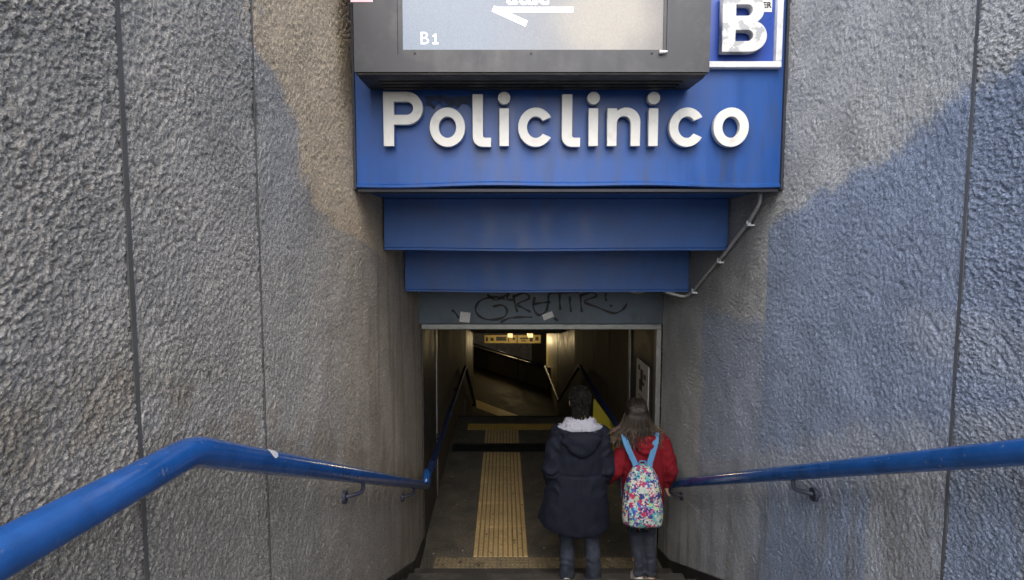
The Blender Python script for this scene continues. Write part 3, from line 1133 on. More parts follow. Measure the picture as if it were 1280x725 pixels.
for (u0_, u1_, v0_, v1_, sd_) in ((531, 590, 119, 138, 3), (492, 520, 117, 124, 8), (484, 490, 132, 150, 5)):
    r_ = random.Random(sd_)
    top, bot = [], []
    for k in range(11):
        u = u0_ + (u1_ - u0_) * k / 10
        top.append((-.657 + (u - 482) * UN, ZB + (184 - v0_ - r_.uniform(0, 3)) * UN))
        bot.append((-.657 + (u - 482) * UN, ZB + (184 - v1_ + r_.uniform(0, 9)) * UN))
    lo_ = top + bot[::-1]
    nn_ = len(lo_)
    q = MB().add([(x, SY - .0015, z) for x, z in lo_] + [(x, SY + .002, z) for x, z in lo_], [(k, nn_ - 1 - k, nn_ - 2 - k, k + 1) for k in range(10)] + [(i, (i + 1) % nn_, (i + 1) % nn_ + nn_, i + nn_) for i in range(nn_)])
    q.build('glue_residue', M['residue'], sg)

# ---- line badge with the big B
bd = thing('line_badge', 'blue badge with white frame and peeling raised letter at the sign corner', 'sign', (1.3, SY, 4.12))
MB().box(1.06, 1.478, SY - .012, SY - .001, 4.150, 4.9).build('panel', M['badge_blue'], bd)
MB().box(1.06, 1.513, SY - .045, SY - .001, 4.115, 4.148).build('frame_bar', M['frame_white'], bd, bevel=.004)
MB().box(1.480, 1.513, SY - .045, SY - .001, 4.1485, 4.9).build('frame_bar', M['frame_white'], bd, bevel=.004)
extrude_outline('letter', glyph('B'), 1.172, 4.187, UN * .99, SY - .082, .05, M['letter_peel'], bd)
stk = MB().box(1.34, 1.462, SY - .0145, SY - .0125, 4.418, 4.55).build('sticker', M['paper'], bd)


def text_mesh(s, size, x, y, z, m, parent, name='lettering', align='LEFT', bold=0.0):
    cu = bpy.data.curves.new('txt', 'FONT')
    cu.body = s
    cu.size = size
    cu.align_x = align
    cu.offset = bold
    o_ = bpy.data.objects.new('tmp', cu)
    COL.objects.link(o_)
    dg = bpy.context.evaluated_depsgraph_get()
    me = bpy.data.meshes.new_from_object(o_.evaluated_get(dg))
    bpy.data.objects.remove(o_)
    me.transform(Matrix.Translation((x, y, z)) @ Matrix.Rotation(PI / 2, 4, 'X'))
    me.name = name
    return link(name, me, m, parent)


text_mesh('VER', .042, 1.457, SY - .0165, 4.44, M['ink'], bd, align='RIGHT', bold=.0012)

# ------------------------------------------------------------------ lit display box
LY = 2.94
ld_ = thing('led_display', 'dark grey display box with lit screen mounted over the name board', 'display', (.14, LY, 4.0))
bx0, bx1, bz0, bz1 = -.743, 1.02, 4.008, 4.86
cs = MB()
# casing: front frame with the opening left for the screen, sides and top
fx0, fx1, fz0 = -.527, .806, 4.093
cs.box(bx0, fx0, LY, SY - .02, bz0, bz1)
cs.box(fx1, bx1, LY, SY - .02, bz0, bz1)
cs.box(fx0, fx1, LY, SY - .02, bz0, fz0)
cs.box(fx0, fx1, LY, SY - .02, bz1 - .08, bz1)
cs.build('casing', M['casing'], ld_)
fr = MB()
sx0, sx1, sz0, sz1 = -.503, .79, 4.117, 4.757
fr.box(fx0 + .001, sx0, LY + .006, LY + .03, fz0 + .001, bz1 - .081)
fr.box(sx1, fx1 - .001, LY + .006, LY + .03, fz0 + .001, bz1 - .081)
fr.box(sx0, sx1, LY + .006, LY + .03, fz0 + .001, sz0)
fr.box(sx0, sx1, LY + .006, LY + .03, sz1, bz1 - .081)
fr.build('bezel', M['casing'], ld_)
MB().box(sx0 - .003, sx1 + .003, LY + .014, LY + .02, sz0 - .003, sz1 + .003).build('screen', M['screen'], ld_)
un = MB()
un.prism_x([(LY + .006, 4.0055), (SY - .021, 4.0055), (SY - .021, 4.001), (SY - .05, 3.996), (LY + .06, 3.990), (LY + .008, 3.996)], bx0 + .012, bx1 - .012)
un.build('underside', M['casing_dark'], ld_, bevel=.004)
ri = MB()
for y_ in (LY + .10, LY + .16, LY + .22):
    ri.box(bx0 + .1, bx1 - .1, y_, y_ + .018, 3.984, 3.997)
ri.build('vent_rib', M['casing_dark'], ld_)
for x in (-.443, .135, .735):
    MB().tube([(x, LY - .003, 4.100), (x, LY + .012, 4.100)], .006, 8).build('bolt', M['dark'], ld_)
MB().tube([(.768, LY - .012, 4.1), (.785, LY - .014, 4.1), (.805, LY - .012, 4.103)], [.011, .008, .006], 8).build('latch', M['frame_white'], ld_, smooth=True)
sticker(-.70, 4.356, .11, .028, 0, LY - .002).build('label_sticker', M['paper_pink'], ld_)
PXL = .00408


def scr(u, v):
    return (-.503 + (u - 503) * (sx1 - sx0) / 326.0, 4.117 + (62 - v) * .00385)


ar = MB()


def quad(a, b_, w):
    a, b_ = Vector(scr(*a)), Vector(scr(*b_))
    t = (b_ - a).normalized()
    nn = Vector((-t.y, t.x)) * w / 2
    y = LY + .0125
    return [(a.x + nn.x, y, a.y + nn.y), (a.x - nn.x, y, a.y - nn.y), (b_.x - nn.x, y, b_.y - nn.y), (b_.x + nn.x, y, b_.y + nn.y)]


ar.add(quad((619, 11.5), (716, 11.5), .026), [(0, 1, 2, 3)])
q2 = quad((616, 10), (658, 29), .030)
ar.add([(x, y - .0006, z) for x, y, z in q2], [(0, 1, 2, 3)])
ar.build('arrow', M['screen_text'], ld_)
a = scr(524, 54.5)
text_mesh('B', .086, a[0], LY + .0122, a[1], M['screen_text'], ld_)
one = MB()
for (u0_, u1_, v0_, v1_) in ((543.0, 545.3, 41.5, 54.5), (540.4, 543.2, 43, 45.2), (540.2, 547.6, 52.4, 54.5)):
    p0, p1 = scr(u0_, v1_), scr(u1_, v0_)
    yk = LY + .0122 - .0002 * (v0_ > 50) - .0004 * (u1_ < 544)
    one.add([(p0[0], yk, p0[1]), (p1[0], yk, p0[1]), (p1[0], yk, p1[1]), (p0[0], yk, p1[1])], [(0, 1, 2, 3)])
one.build('lettering', M['screen_text'], ld_)
a = scr(633, 4.5)
text_mesh('atac', .13, a[0], LY + .0122, a[1], M['screen_text'], ld_, bold=.003)

# ------------------------------------------------------------------ conduit on the right wall
cd = thing('cable_conduit', 'thin grey conduit clipped down the wall beside the stepped fascias', 'conduit', (1.53, 4, 3))
path = fillet([(1.515, 3.43, 3.475), (1.522, 3.455, 3.40), (1.53, 3.622, 3.29), (1.53, 3.84, 3.178), (1.532, 4.0, 3.088), (1.535, 4.114, 3.041), (1.535, 4.401, 2.905), (1.535, 4.652, 2.775), (1.53, 4.76, 2.728), (1.50, 4.80, 2.715), (1.42, 4.80, 2.735), (1.36, 4.83, 2.75)], .05, 4)
MB().tube(path, .0115, 10).build('pipe', M['conduit'], cd, smooth=True)
MB().tube(fillet([(1.20, 5.585, 2.71), (1.28, 5.583, 2.672), (1.38, 5.582, 2.69), (1.45, 5.585, 2.75)], .05), .008, 8).build('loose_cable', M['conduit'], cd, smooth=True)
for p in ((1.53, 3.622, 3.29), (1.535, 4.114, 3.041), (1.535, 4.652, 2.778)):
    b = MB().box(p[0] - .014, p[0] + .03, p[1] - .02, p[1] + .01, p[2] - .024, p[2] - .011)
    b.box(p[0] - .014, p[0] + .012, p[1] - .009, p[1] + .009, p[2] - .0125, p[2] + .014)
    b.build('clip', M['frame_white'], cd, bevel=.003)


# ------------------------------------------------------------------ handrails
def rail_bracket(parent, X, s, p):
    """swan-neck bracket from the wall face to the underside of the rail"""
    wall = X + s * .012
    b = MB()
    b.tube(fillet([(p[0], p[1], p[2] - .03), (p[0], p[1], p[2] - .085), (wall, p[1] - .03, p[2] - .10)], .03), .011, 8)
    b.tube([(wall - s * .03, p[1] - .03, p[2] - .10), (wall + s * .006, p[1] - .03, p[2] - .10)], .034, 14)
    b.build('bracket', M['bracket'], parent, smooth=False)


hl = thing('handrail', 'glossy blue tube handrail on the ochre and grey wall, bent at its top', 'handrail', (-.74, 3, 1.2), 'blue handrails of the stairs')
rx = -.742
path = fillet([(rx, -.6, 2.80), (rx, 1.335, 2.668), (rx, 5.27, .876), (rx + .008, 5.40, .868), (rx + .012, 5.425, .955)], .055, 8)
path = fillet([(rx, -.6, 2.80), (rx, 1.335, 2.668), (rx, 5.30, .864), (rx, 5.34, .93), (rx, 5.41, .965)], .06, 7)
MB().tube(path, .037, 24).build('tube', M['rail'], hl, smooth=True)
for y in (2.94, 4.6):
    rail_bracket(hl, XL, 1, (rx, y, 2.668 - .455 * (y - 1.335)))
rail_bracket(hl, XL, 1, (rx, .75, 2.71))


def on_tube(yc, a, rr=.0378):
    z = 2.668 - .455 * (yc - 1.335)
    up = Vector((0, .455, 1)).normalized()
    return Vector((rx, yc, z)) + Vector((1, 0, 0)) * (rr * math.cos(a)) + up * (rr * math.sin(a))


# torn white sticker on the tube, wrapped over it
cs_ = MB()
vs, fs = [], []
na, nb = 10, 6
for i in range(na + 1):
    t = i / na
    a = math.radians(15 + 85 * t)
    wdt = .030 * math.sqrt(max(0.02, 1 - (2 * t - 1) ** 2))
    for j in range(nb + 1):
        vs.append(on_tube(1.735 + wdt * (j / nb - .5) * 2 + .012 * (t - .5), a))
for i in range(na):
    for j in range(nb):
        fs.append((i * (nb + 1) + j, i * (nb + 1) + j + 1, (i + 1) * (nb + 1) + j + 1, (i + 1) * (nb + 1) + j))
cs_.add(vs, fs).build('sticker', M['paper'], hl)

hr = thing('handrail', 'blue tube handrail on the blue grey wall, reaching the red hoodie', 'handrail', (1.46, 3, 1.2), 'blue handrails of the stairs')
MB().tube([(1.46, -.6, 3.57 - .0), (1.46, 1.575, 2.576), (1.46, 5.3, .874), (1.46, 5.40, .80)], .037, 24).build('tube', M['rail'], hr, smooth=True)
for y in (2.82, 4.9, 1.2):
    rail_bracket(hr, XR, -1, (1.46, y, 2.576 - .457 * (y - 1.575)))

il = thing('handrail', 'dark blue level rail along the passage wall left of the guide strip', 'handrail', (-.74, 8, .8), 'dark rails inside the passage')
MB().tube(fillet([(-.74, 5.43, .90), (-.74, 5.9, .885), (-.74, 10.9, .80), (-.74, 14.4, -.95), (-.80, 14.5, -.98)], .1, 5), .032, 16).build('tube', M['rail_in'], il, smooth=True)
MB().tube([(-.74, 5.42, .82), (-.74, 5.42, .955)], .028, 14).build('post', M['rail'], il, smooth=True)
MB().tube([(-.74, 5.75, .889), (-.74, 5.84, .887)], .041, 16).build('coupling', M['rail_in'], il)
MB().tube([(-.74, 7.6, .856), (-.74, 7.7, .854)], .038, 16).build('coupling', M['rail_in'], il)
for y in (7.0, 9.5):
    rail_bracket(il, XL, 1, (-.74, y, .886 - .0172 * (y - 5.9)))
ir = thing('handrail', 'dark rail on the passage wall right of the pair, turning down the lower flight', 'handrail', (1.45, 9, .8), 'dark rails inside the passage')
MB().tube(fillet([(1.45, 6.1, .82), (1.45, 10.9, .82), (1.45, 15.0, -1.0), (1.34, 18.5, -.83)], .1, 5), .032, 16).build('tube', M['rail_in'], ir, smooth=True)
for y in (7.0, 9.5):
    rail_bracket(ir, XR, -1, (1.45, y, .82))
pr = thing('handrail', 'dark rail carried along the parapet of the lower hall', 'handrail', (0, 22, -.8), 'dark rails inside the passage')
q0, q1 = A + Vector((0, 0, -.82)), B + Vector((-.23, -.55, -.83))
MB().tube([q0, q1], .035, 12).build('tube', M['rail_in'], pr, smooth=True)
for k in (.15, .5, .85):
    q = Vector(q0).lerp(Vector(q1), k)
    MB().tube([(q.x, q.y, -1.84), (q.x, q.y, -.83)], .02, 8).build('post', M['dark'], pr)

# yellow board and poster
ybm = MB()
pl = [(1.215, 1.05), (1.235, 1.052), (1.50, .69), (1.50, .002), (1.18, .002)]
ybm.add([(x, 7.60 + z * .06, z) for x, z in pl] + [(x, 7.625 + z * .06, z) for x, z in pl], [(0, 1, 2, 3, 4), (9, 8, 7, 6, 5)] + [(i, (i + 1) % 5, (i + 1) % 5 + 5, i + 5) for i in range(5)])
yb = ybm.build('yellow_board', M['yellow'], bevel=.004)
tag(yb, 'yellow slanted board standing between the pair and the dark passage rail', 'board')
po = thing('wall_poster', 'pale notice with a dark figure on the dark passage jamb', 'poster', (1.55, 6.35, 1.5))
MB().box(1.545, 1.558, 6.08, 6.62, 1.15, 1.83).build('sheet', M['poster'], po)
pm = MB()
X = 1.5435


def pq(y0, y1, z0, z1):
    pm.add([(X, y0, z0), (X, y1, z0), (X, y1, z1), (X, y0, z1)], [(0, 1, 2, 3)])


pq(6.30, 6.42, 1.62, 1.75)
pq(6.24, 6.48, 1.58, 1.62)
pq(6.33, 6.47, 1.50, 1.58)
pq(6.18, 6.27, 1.66, 1.72)
pq(6.44, 6.53, 1.72, 1.78)
for k in range(6):
    pq(6.14, 6.52 - .05 * (k % 3), 1.43 - .04 * k, 1.442 - .04 * k)
pm.build('print', M['dark'], po)

lt = MB().box(-.30, -.245, 4.93, 4.96, .156, .166).build('litter_scrap', M['paper'], bevel=.004)
tag(lt, 'tiny white paper scrap dropped on the last step', 'litter')


sp_ = MB()
r_ = random.Random(21)
for k in range(46):
    x, y = r_.uniform(XL + .06, XR - .1), r_.uniform(5.2, 10)
    if -.33 < x < .26:
        continue
    a, w_ = r_.uniform(0, PI), r_.uniform(.004, .012)
    sp_.add([(x + w_ * math.cos(a + t) * r_.uniform(.6, 1.2), y + w_ * math.sin(a + t) * r_.uniform(.6, 1.2), z) for z in (.0005, .003) for t in (0, 1.6, 3.1, 4.7)],
            [(3, 2, 1, 0), (4, 5, 6, 7), (0, 1, 5, 4), (1, 2, 6, 5), (2, 3, 7, 6), (3, 0, 4, 7)])
o = sp_.build('litter', M['paper'])
o['kind'] = 'stuff'

# ------------------------------------------------------------------ people
def add_hand(mb, wrist, fwd, palm_n, side, scale=1.0, curl=.5):
    """palm, four unequal bent fingers and a side-set thumb; fwd = finger direction, palm_n = palm normal, side = thumb side"""
    w, f, pn, s = Vector(wrist), Vector(fwd).normalized(), Vector(palm_n).normalized(), Vector(side).normalized()
    k = scale
    rot = Matrix((s, f, pn)).transposed()
    mb.ellipsoid(w + f * .045 * k, (.040 * k, .052 * k, .017 * k), 16, 10, rot)
    for i, (off, ln) in enumerate(((.027, .072), (.009, .080), (-.009, .074), (-.026, .058))):
        b = w + f * .080 * k + s * off * k
        dr, p, pts = Vector(f), b - f * .02 * k, [b - f * .02 * k]
        for j, (fr_, cu) in enumerate(((.45, .35), (.30, .9), (.25, 1.2))):
            a = curl * cu
            dd = (f * math.cos(a) + pn * math.sin(a)).normalized()
            p = p + dd * (ln * fr_ + (.02 if j == 0 else 0)) * k
            pts.append(p.copy())
        mb.tube(pts, [.0098 * k, .0094 * k, .0085 * k, .007 * k], 8)
        mb.ellipsoid(pts[-1], (.0072 * k,) * 3, 8, 6)
    t0 = w + f * .022 * k + s * .030 * k
    t1 = t0 + (s * .7 + f * .7 + pn * .3).normalized() * .034 * k
    t2 = t1 + (s * .25 + f * .9 + pn * .45).normalized() * .032 * k
    mb.tube([t0, t1, t2], [.012 * k, .0105 * k, .008 * k], 8)
    mb.ellipsoid(t2, (.0082 * k,) * 3, 8, 6)


def limb(mb, pts, rs, n=14):
    P = [Vector(p) for p in pts]
    mb.tube(fillet(P, .05, 3) if False else P, rs, n)
    for p, r in zip(P, rs):
        rr = r if isinstance(r, tuple) else (r, r)
        m_ = sum(rr) / 2
        mb.ellipsoid(p, (m_, m_, m_), 12, 8)


def body_mesh(j, H, name):
    b = MB()
    hz = j['head']
    c = Vector(hz)
    k = H / 1.69
    b.ellipsoid(c + Vector((0, -.012, .022)) * k, (.074 * k, .092 * k, .088 * k))
    b.ellipsoid(c + Vector((0, .018, -.045)) * k, (.060 * k, .070 * k, .072 * k))
    b.ellipsoid(c + Vector((0, .062, -.092)) * k, (.026 * k, .024 * k, .022 * k))       # chin
    b.tube([c + Vector((0, .082, .012)) * k, c + Vector((0, .103, -.026)) * k], [.009 * k, .016 * k], 8)   # nose
    b.ellipsoid(c + Vector((0, .098, -.03)) * k, (.016 * k, .012 * k, .011 * k), 10, 8)
    b.ellipsoid(c + Vector((0, .076, .026)) * k, (.050 * k, .016 * k, .011 * k), 12, 8)      # brow
    for s in (-1, 1):
        b.ellipsoid(c + Vector((.077 * s, -.008, -.018)) * k, (.011 * k, .020 * k, .033 * k), 10, 8, Matrix.Rotation(.25 * s, 3, 'Z'))
        b.ellipsoid(c + Vector((.034 * s, .060, -.035)) * k, (.022 * k, .02 * k, .022 * k), 10, 8)
    nk = Vector(j['neck'])
    limb(b, [c + Vector((0, -.015, -.05)) * k, nk], [.052 * k, .058 * k])
    b.rings([(z, x, y, rx_, ry_) for z, x, y, rx_, ry_ in j['torso']], 28)
    for s in ('l', 'r'):
        limb(b, [j['sh' + s], j['el' + s], j['wr' + s]], [.047 * k, .038 * k, .026 * k])
        f, pn, sd = j['hand' + s]
        add_hand(b, j['wr' + s], f, pn, sd, .94 * k, j.get('curl', .5))
        limb(b, [j['hip' + s], j['kn' + s], j['an' + s]], [.076 * k, .052 * k, .036 * k])
        a = Vector(j['an' + s])
        b.ellipsoid(a + Vector((0, .06, -.035)), (.036 * k, .115 * k, .03 * k), 14, 8)
    return fuse(b, name, .0058, 3)


def shoe(parent, a, m, sole_m, k=1.0):
    """a = ankle point (local); low trainer with a sole"""
    a = Vector(a)
    r = MB()
    L_ = [(-.07, .030, .062), (-.045, .040, .072), (.0, .042, .066), (.06, .047, .045), (.12, .047, .032), (.165, .038, .022), (.185, .018, .012)]
    vs, fs = [], []
    n = 14
    for (y, hw, hh_) in L_:
        for q in range(n):
            t = 2 * PI * q / n
            vs.append((a.x + hw * k * math.cos(t), a.y + y * k, a.z - .083 + .018 + hh_ * k * .5 * (1 + math.sin(t)) * 1.15))
    for i in range(len(L_) - 1):
        for q in range(n):
            q2 = (q + 1) % n
            fs.append((i * n + q, i * n + q2, (i + 1) * n + q2, (i + 1) * n + q))
    fs += [tuple(range(n)), tuple(range((len(L_) - 1) * n, len(L_) * n))]
    o_ = local(r.add(vs, fs).build('shoe', m, parent, smooth=True))
    s_ = MB()
    out = [(-.076, .026), (-.06, .036), (0, .043), (.07, .049), (.13, .048), (.17, .036), (.19, .014)]
    poly = [(a.x - w * k, a.y + y * k) for y, w in out] + [(a.x + w * k, a.y + y * k) for y, w in reversed(out)]
    nn = len(poly)
    zz = (a.z - .083, a.z - .060)
    s_.add([(x, y, z) for z in zz for x, y in poly], [tuple(range(nn)), tuple(range(2 * nn - 1, nn - 1, -1))] + [(i, (i + 1) % nn, (i + 1) % nn + nn, i + nn) for i in range(nn)])
    q = s_.build('sole', sole_m, o_)
    q.matrix_parent_inverse = Matrix.Identity(4)
    return o_


def face_bits(parent, c, k):
    c = Vector(c)
    for s in (-1, 1):
        local(MB().ellipsoid(c + Vector((.031 * s, .078, .0)) * k, (.012 * k, .010 * k, .009 * k), 10, 8).build('eye', M['eye'], parent, smooth=True))
    local(MB().ellipsoid(c + Vector((0, .082, -.062)) * k, (.022 * k, .010 * k, .008 * k), 12, 6).build('mouth', M['lip'], parent, smooth=True))


def strands(mb, tint, paths, r0, r1, tints, n=3):
    for P, tc in zip(paths, tints):
        o_ = len(mb.v)
        m = len(P)
        mb.tube(P, [r0 + (r1 - r0) * i / (m - 1) for i in range(m)], n)
        for i in range(m):
            t = i / (m - 1)
            tint += [tuple(np.array(tc[0]) * (1 - t ** 2.2) + np.array(tc[1]) * t ** 2.2)] * n


# ---- boy in the navy parka
BX, BY = .617, 4.60
Z0 = RISE * 2
boy = thing('person', 'person in a long navy parka with white pile hood and dark jeans', 'person', (BX, BY, Z0))
jb = dict(head=(0, .012, 1.575), neck=(0, -.01, 1.40),
          torso=[(.80, 0, 0, .13, .085), (.92, 0, 0, .15, .095), (1.05, 0, 0, .135, .09), (1.2, 0, 0, .155, .10), (1.32, 0, 0, .15, .085), (1.40, 0, -.01, .07, .06)],
          shl=(-.165, 0, 1.32), ell=(-.225, -.03, 1.02), wrl=(-.19, .10, .86), shr=(.165, 0, 1.32), elr=(.225, -.03, 1.02), wrr=(.19, .10, .86),
          handl=((.25, .6, -.75), (1, 0, .2), (0, .75, .65)), handr=((-.25, .6, -.75), (-1, 0, .2), (0, .75, .65)),
          hipl=(-.085, 0, .84), hipr=(.095, 0, .84), knl=(-.092, .05, .46), knr=(.112, .01, .46), anl=(-.092, .0, .083), anr=(.116, -.08, .083))
bm_ = body_mesh(jb, 1.69, 'body')
local(link('body', bm_, M['skin'], boy, True))
face_bits(boy, jb['head'], 1)


def boy_drop(i, a):
    if i == 0:
        return -.075 * max(0, -math.sin(a)) ** 1.3 - .02 * max(0, math.sin(a)) - .022 * math.cos(a)
    return 0


ct = MB()
ct.rings([(.57, -.045, -.0, .295, .175), (.62, -.042, 0, .288, .172), (.72, -.028, 0, .268, .165), (.85, -.016, 0, .246, .155), (.98, -.004, 0, .215, .142), (1.12, 0, 0, .21, .138), (1.24, 0, 0, .21, .13), (1.31, 0, -.003, .185, .115), (1.365, 0, -.01, .13, .095), (1.40, 0, -.01, .085, .08)], 40, 2.3, boy_drop)
for s in (-1, 1):
    limb(ct, [(.165 * s, -.005, 1.30), (.205 * s, -.02, 1.16), (.238 * s, -.035, 1.0), (.222 * s, .05, .90), (.185 * s, .135, .84)], [.078, .074, .07, .066, .06], 18)


def coat_fold(c):
    v = .012 * noise.noise(Vector((c.x * 9 + c.z * 2, c.y * 7, c.z * 3.2))) + .008 * noise.noise(Vector((c.x * 18 + 3, c.y * 15, c.z * 12)))
    if abs(c.z - .99) < .012 and abs(c.x) < .16:
        v -= .005
    if c.z > .8 and abs(c.x) > .17:
        v += .006 * math.sin(c.z * 50 + 9 * noise.noise(c * 7))
    if c.z < .8:
        v += .008 * math.sin(math.atan2(c.y, c.x) * 7 + c.z * 3) * (0.85 - c.z)
    if abs(c.x + .005) < .006 and c.y < 0 and c.z < 1.2:
        v -= .004
    return v


coat_me = fuse(ct, 'parka', .0105, 5, coat_fold)
local(link('parka', coat_me, M['navy'], boy, True))
hd = MB()
hd.ellipsoid((0, -.125, 1.285), (.165, .060, .075), 28, 14)
hd.ellipsoid((0, -.135, 1.235), (.118, .052, .085), 28, 14)
for t in range(13):
    a = PI * (t / 12)
    hd.ellipsoid((.175 * math.cos(a), -.015 - .10 * math.sin(a), 1.335 - .012 * math.sin(a)), (.036, .036, .034), 12, 8)
hood_me = fuse(hd, 'hood', .009, 4, lambda c: .006 * noise.noise(Vector((c.x * 14, c.y * 10, c.z * 18))) + .004 * math.sin(c.x * 30 + c.z * 50))
local(link('hood', hood_me, M['navy'], boy, True))
fu = MB()
for t in range(19):
    a = PI * (t / 18)
    w = math.sin(a)
    fu.ellipsoid((.150 * math.cos(a), -.012 - .095 * w, 1.352 + .018 * w), (.030, .030, .030 + .006 * w), 12, 8)
    fu.ellipsoid((.098 * math.cos(a), -.012 - .065 * w, 1.395 + .022 * w), (.030, .030, .034), 12, 8)
fur_me = fuse(fu, 'hood_lining', .009, 3, lambda c: .007 * noise.noise(c * 45) + .006 * noise.noise(c * 22))
ft = MB()
rr = random.Random(5)
for vtx in fur_me.vertices:
    if rr.random() < .42:
        nn = vtx.normal
        q = vtx.co
        dr = (nn + Vector((rr.uniform(-.5, .5), rr.uniform(-.5, .5), rr.uniform(-.6, .3)))).normalized()
        l_ = rr.uniform(.008, .018)
        s1 = dr.orthogonal().normalized() * .0035
        s2 = dr.cross(s1).normalized() * .0035
        ft.add([q + s1, q - s1 * .5 + s2, q - s1 * .5 - s2, q + dr * l_], [(0, 1, 3), (1, 2, 3), (2, 0, 3)])
fo = local(link('hood_lining', fur_me, M['fur'], boy, True))
q = ft.build('pile', M['fur'], fo, fix=False)
q.matrix_parent_inverse = Matrix.Identity(4)
q['kind'] = 'stuff'
# short dark hair: cap plus cropped locks
hc = Vector(jb['head'])
hm = MB()
hm.ellipsoid(hc + Vector((0, -.018, .035)), (.079, .096, .084), 28, 16)
hm.ellipsoid(hc + Vector((0, -.048, -.025)), (.066, .056, .105), 24, 14)
for k in range(90):
    a = rr.uniform(PI, 2 * PI)
    q0 = hc + Vector((.064 * math.cos(a), -.048 + .056 * math.sin(a), rr.uniform(-.12, -.04)))
    hm.tube([q0 - Vector((0, -.004, -.01)), q0 + Vector((rr.uniform(-.006, .006), -.003, -.012)), q0 + Vector((rr.uniform(-.008, .008), 0, -.034))], [.008, .0065, .0015], 5)
for k in range(330):
    ph, ct_ = rr.uniform(0, 2 * PI), rr.uniform(-.55, 1)
    st_ = math.sqrt(1 - ct_ * ct_)
    nn = Vector((st_ * math.cos(ph), st_ * math.sin(ph), ct_))
    if nn.y > .35 and nn.z < .5:
        continue
    p0 = hc + Vector((0, -.02, .025)) + Vector((nn.x * .077, nn.y * .094, nn.z * .088))
    dn = (Vector((nn.x * .3, nn.y * .3, -1)) - nn * nn.dot(Vector((0, 0, -1)))).normalized()
    dn = (dn * (1 if nn.z < .75 else .3) + Vector((rr.uniform(-.5, .5), rr.uniform(-.5, .5), 0)) + nn * .28).normalized()
    hm.tube([p0 - nn * .006, p0 + dn * .018 + nn * .003, p0 + dn * .036 - nn * .002], [.008, .0065, .0015], 5)
local(hm.build('hair', M['hair_dark'], boy, smooth=True))
tr = MB()
tr.rings([(.62, 0, 0, .155, .1), (.75, 0, 0, .16, .105), (.9, 0, 0, .155, .1)], 24)
for s, kn, an in ((-1, jb['knl'], jb['anl']), (1, jb['knr'], jb['anr'])):
    limb(tr, [(.085 * s, 0, .78), kn, (an[0], an[1] + .004, an[2] + .14), (an[0], an[1] + .008, an[2] - .015)], [.086, .066, .060, .062], 18)


def jean_fold(c):
    return .004 * noise.noise(Vector((c.x * 16, c.y * 16, c.z * 9))) + (.0035 * math.sin(c.z * 70 + 5 * noise.noise(c * 9)) if c.z < .3 or .4 < c.z < .56 else 0)


local(link('trousers', fuse(tr, 'trousers', .009, 3, jean_fold), M['denim'], boy, True))
shoe(boy, jb['anl'], M['shoe'], M['shoe'])
shoe(boy, jb['anr'], M['shoe'], M['shoe'])

# ---- girl in the red hoodie
GX, GY = 1.145, 4.60
girl = thing('person', 'person in a red hoodie with long brown hair fading to blond', 'person', (GX, GY, Z0))
jg = dict(head=(-.07, .01, 1.488), neck=(-.01, -.008, 1.33), curl=.8,
          torso=[(.76, 0, 0, .13, .085), (.88, 0, 0, .14, .09), (1.0, 0, 0, .115, .08), (1.14, 0, 0, .13, .088), (1.25, 0, 0, .125, .075), (1.32, -.005, -.008, .06, .052)],
          shl=(-.135, 0, 1.25), ell=(-.215, -.03, 1.0), wrl=(-.285, .09, .855), shr=(.135, 0, 1.25), elr=(.215, -.03, 1.0), wrr=(.205, .045, .865),
          handl=((-.25, .75, -.6), (.9, .2, -.2), (0, .6, .75)), handr=((.12, .25, -.95), (.9, .3, .2), (-.2, .95, .2)),
          hipl=(-.075, 0, .8), hipr=(.075, 0, .8), knl=(-.045, .05, .43), knr=(.06, .02, .43), anl=(-.02, .0, .083), anr=(.075, -.02, .083))
jg['handr'] = ((-.02, .15, -.98), (.95, .2, .1), (-.2, .95, .2))
local(link('body', body_mesh(jg, 1.6, 'body'), M['skin'], girl, True))
face_bits(girl, jg['head'], .95)
ho = MB()
ho.rings([(.70, 0, 0, .168, .115), (.73, 0, 0, .175, .12), (.80, 0, 0, .172, .118), (.95, 0, 0, .165, .112), (1.08, 0, 0, .168, .112), (1.18, 0, 0, .17, .105), (1.24, 0, -.003, .15, .092), (1.29, -.005, -.01, .11, .08), (1.33, -.005, -.01, .07, .065)], 36, 2.3)
limb(ho, [(-.145, -.003, 1.235), (-.188, -.02, 1.12), (-.225, -.03, 1.0), (-.258, .03, .925), (-.288, .085, .858)], [.068, .062, .057, .05, .043], 16)
limb(ho, [(.145, -.003, 1.235), (.19, -.025, 1.12), (.218, -.035, 1.0), (.218, .0, .93), (.207, .04, .875)], [.068, .062, .057, .050, .043], 16)


def hoodie_fold(c):
    v = .009 * noise.noise(Vector((c.x * 12, c.y * 10, c.z * 7))) + .004 * noise.noise(Vector((c.x * 24, c.y * 20, c.z * 14)))
    if abs(c.x) > .15:
        v += .003 * math.sin(c.z * 70 + 10 * noise.noise(c * 8))
    return v


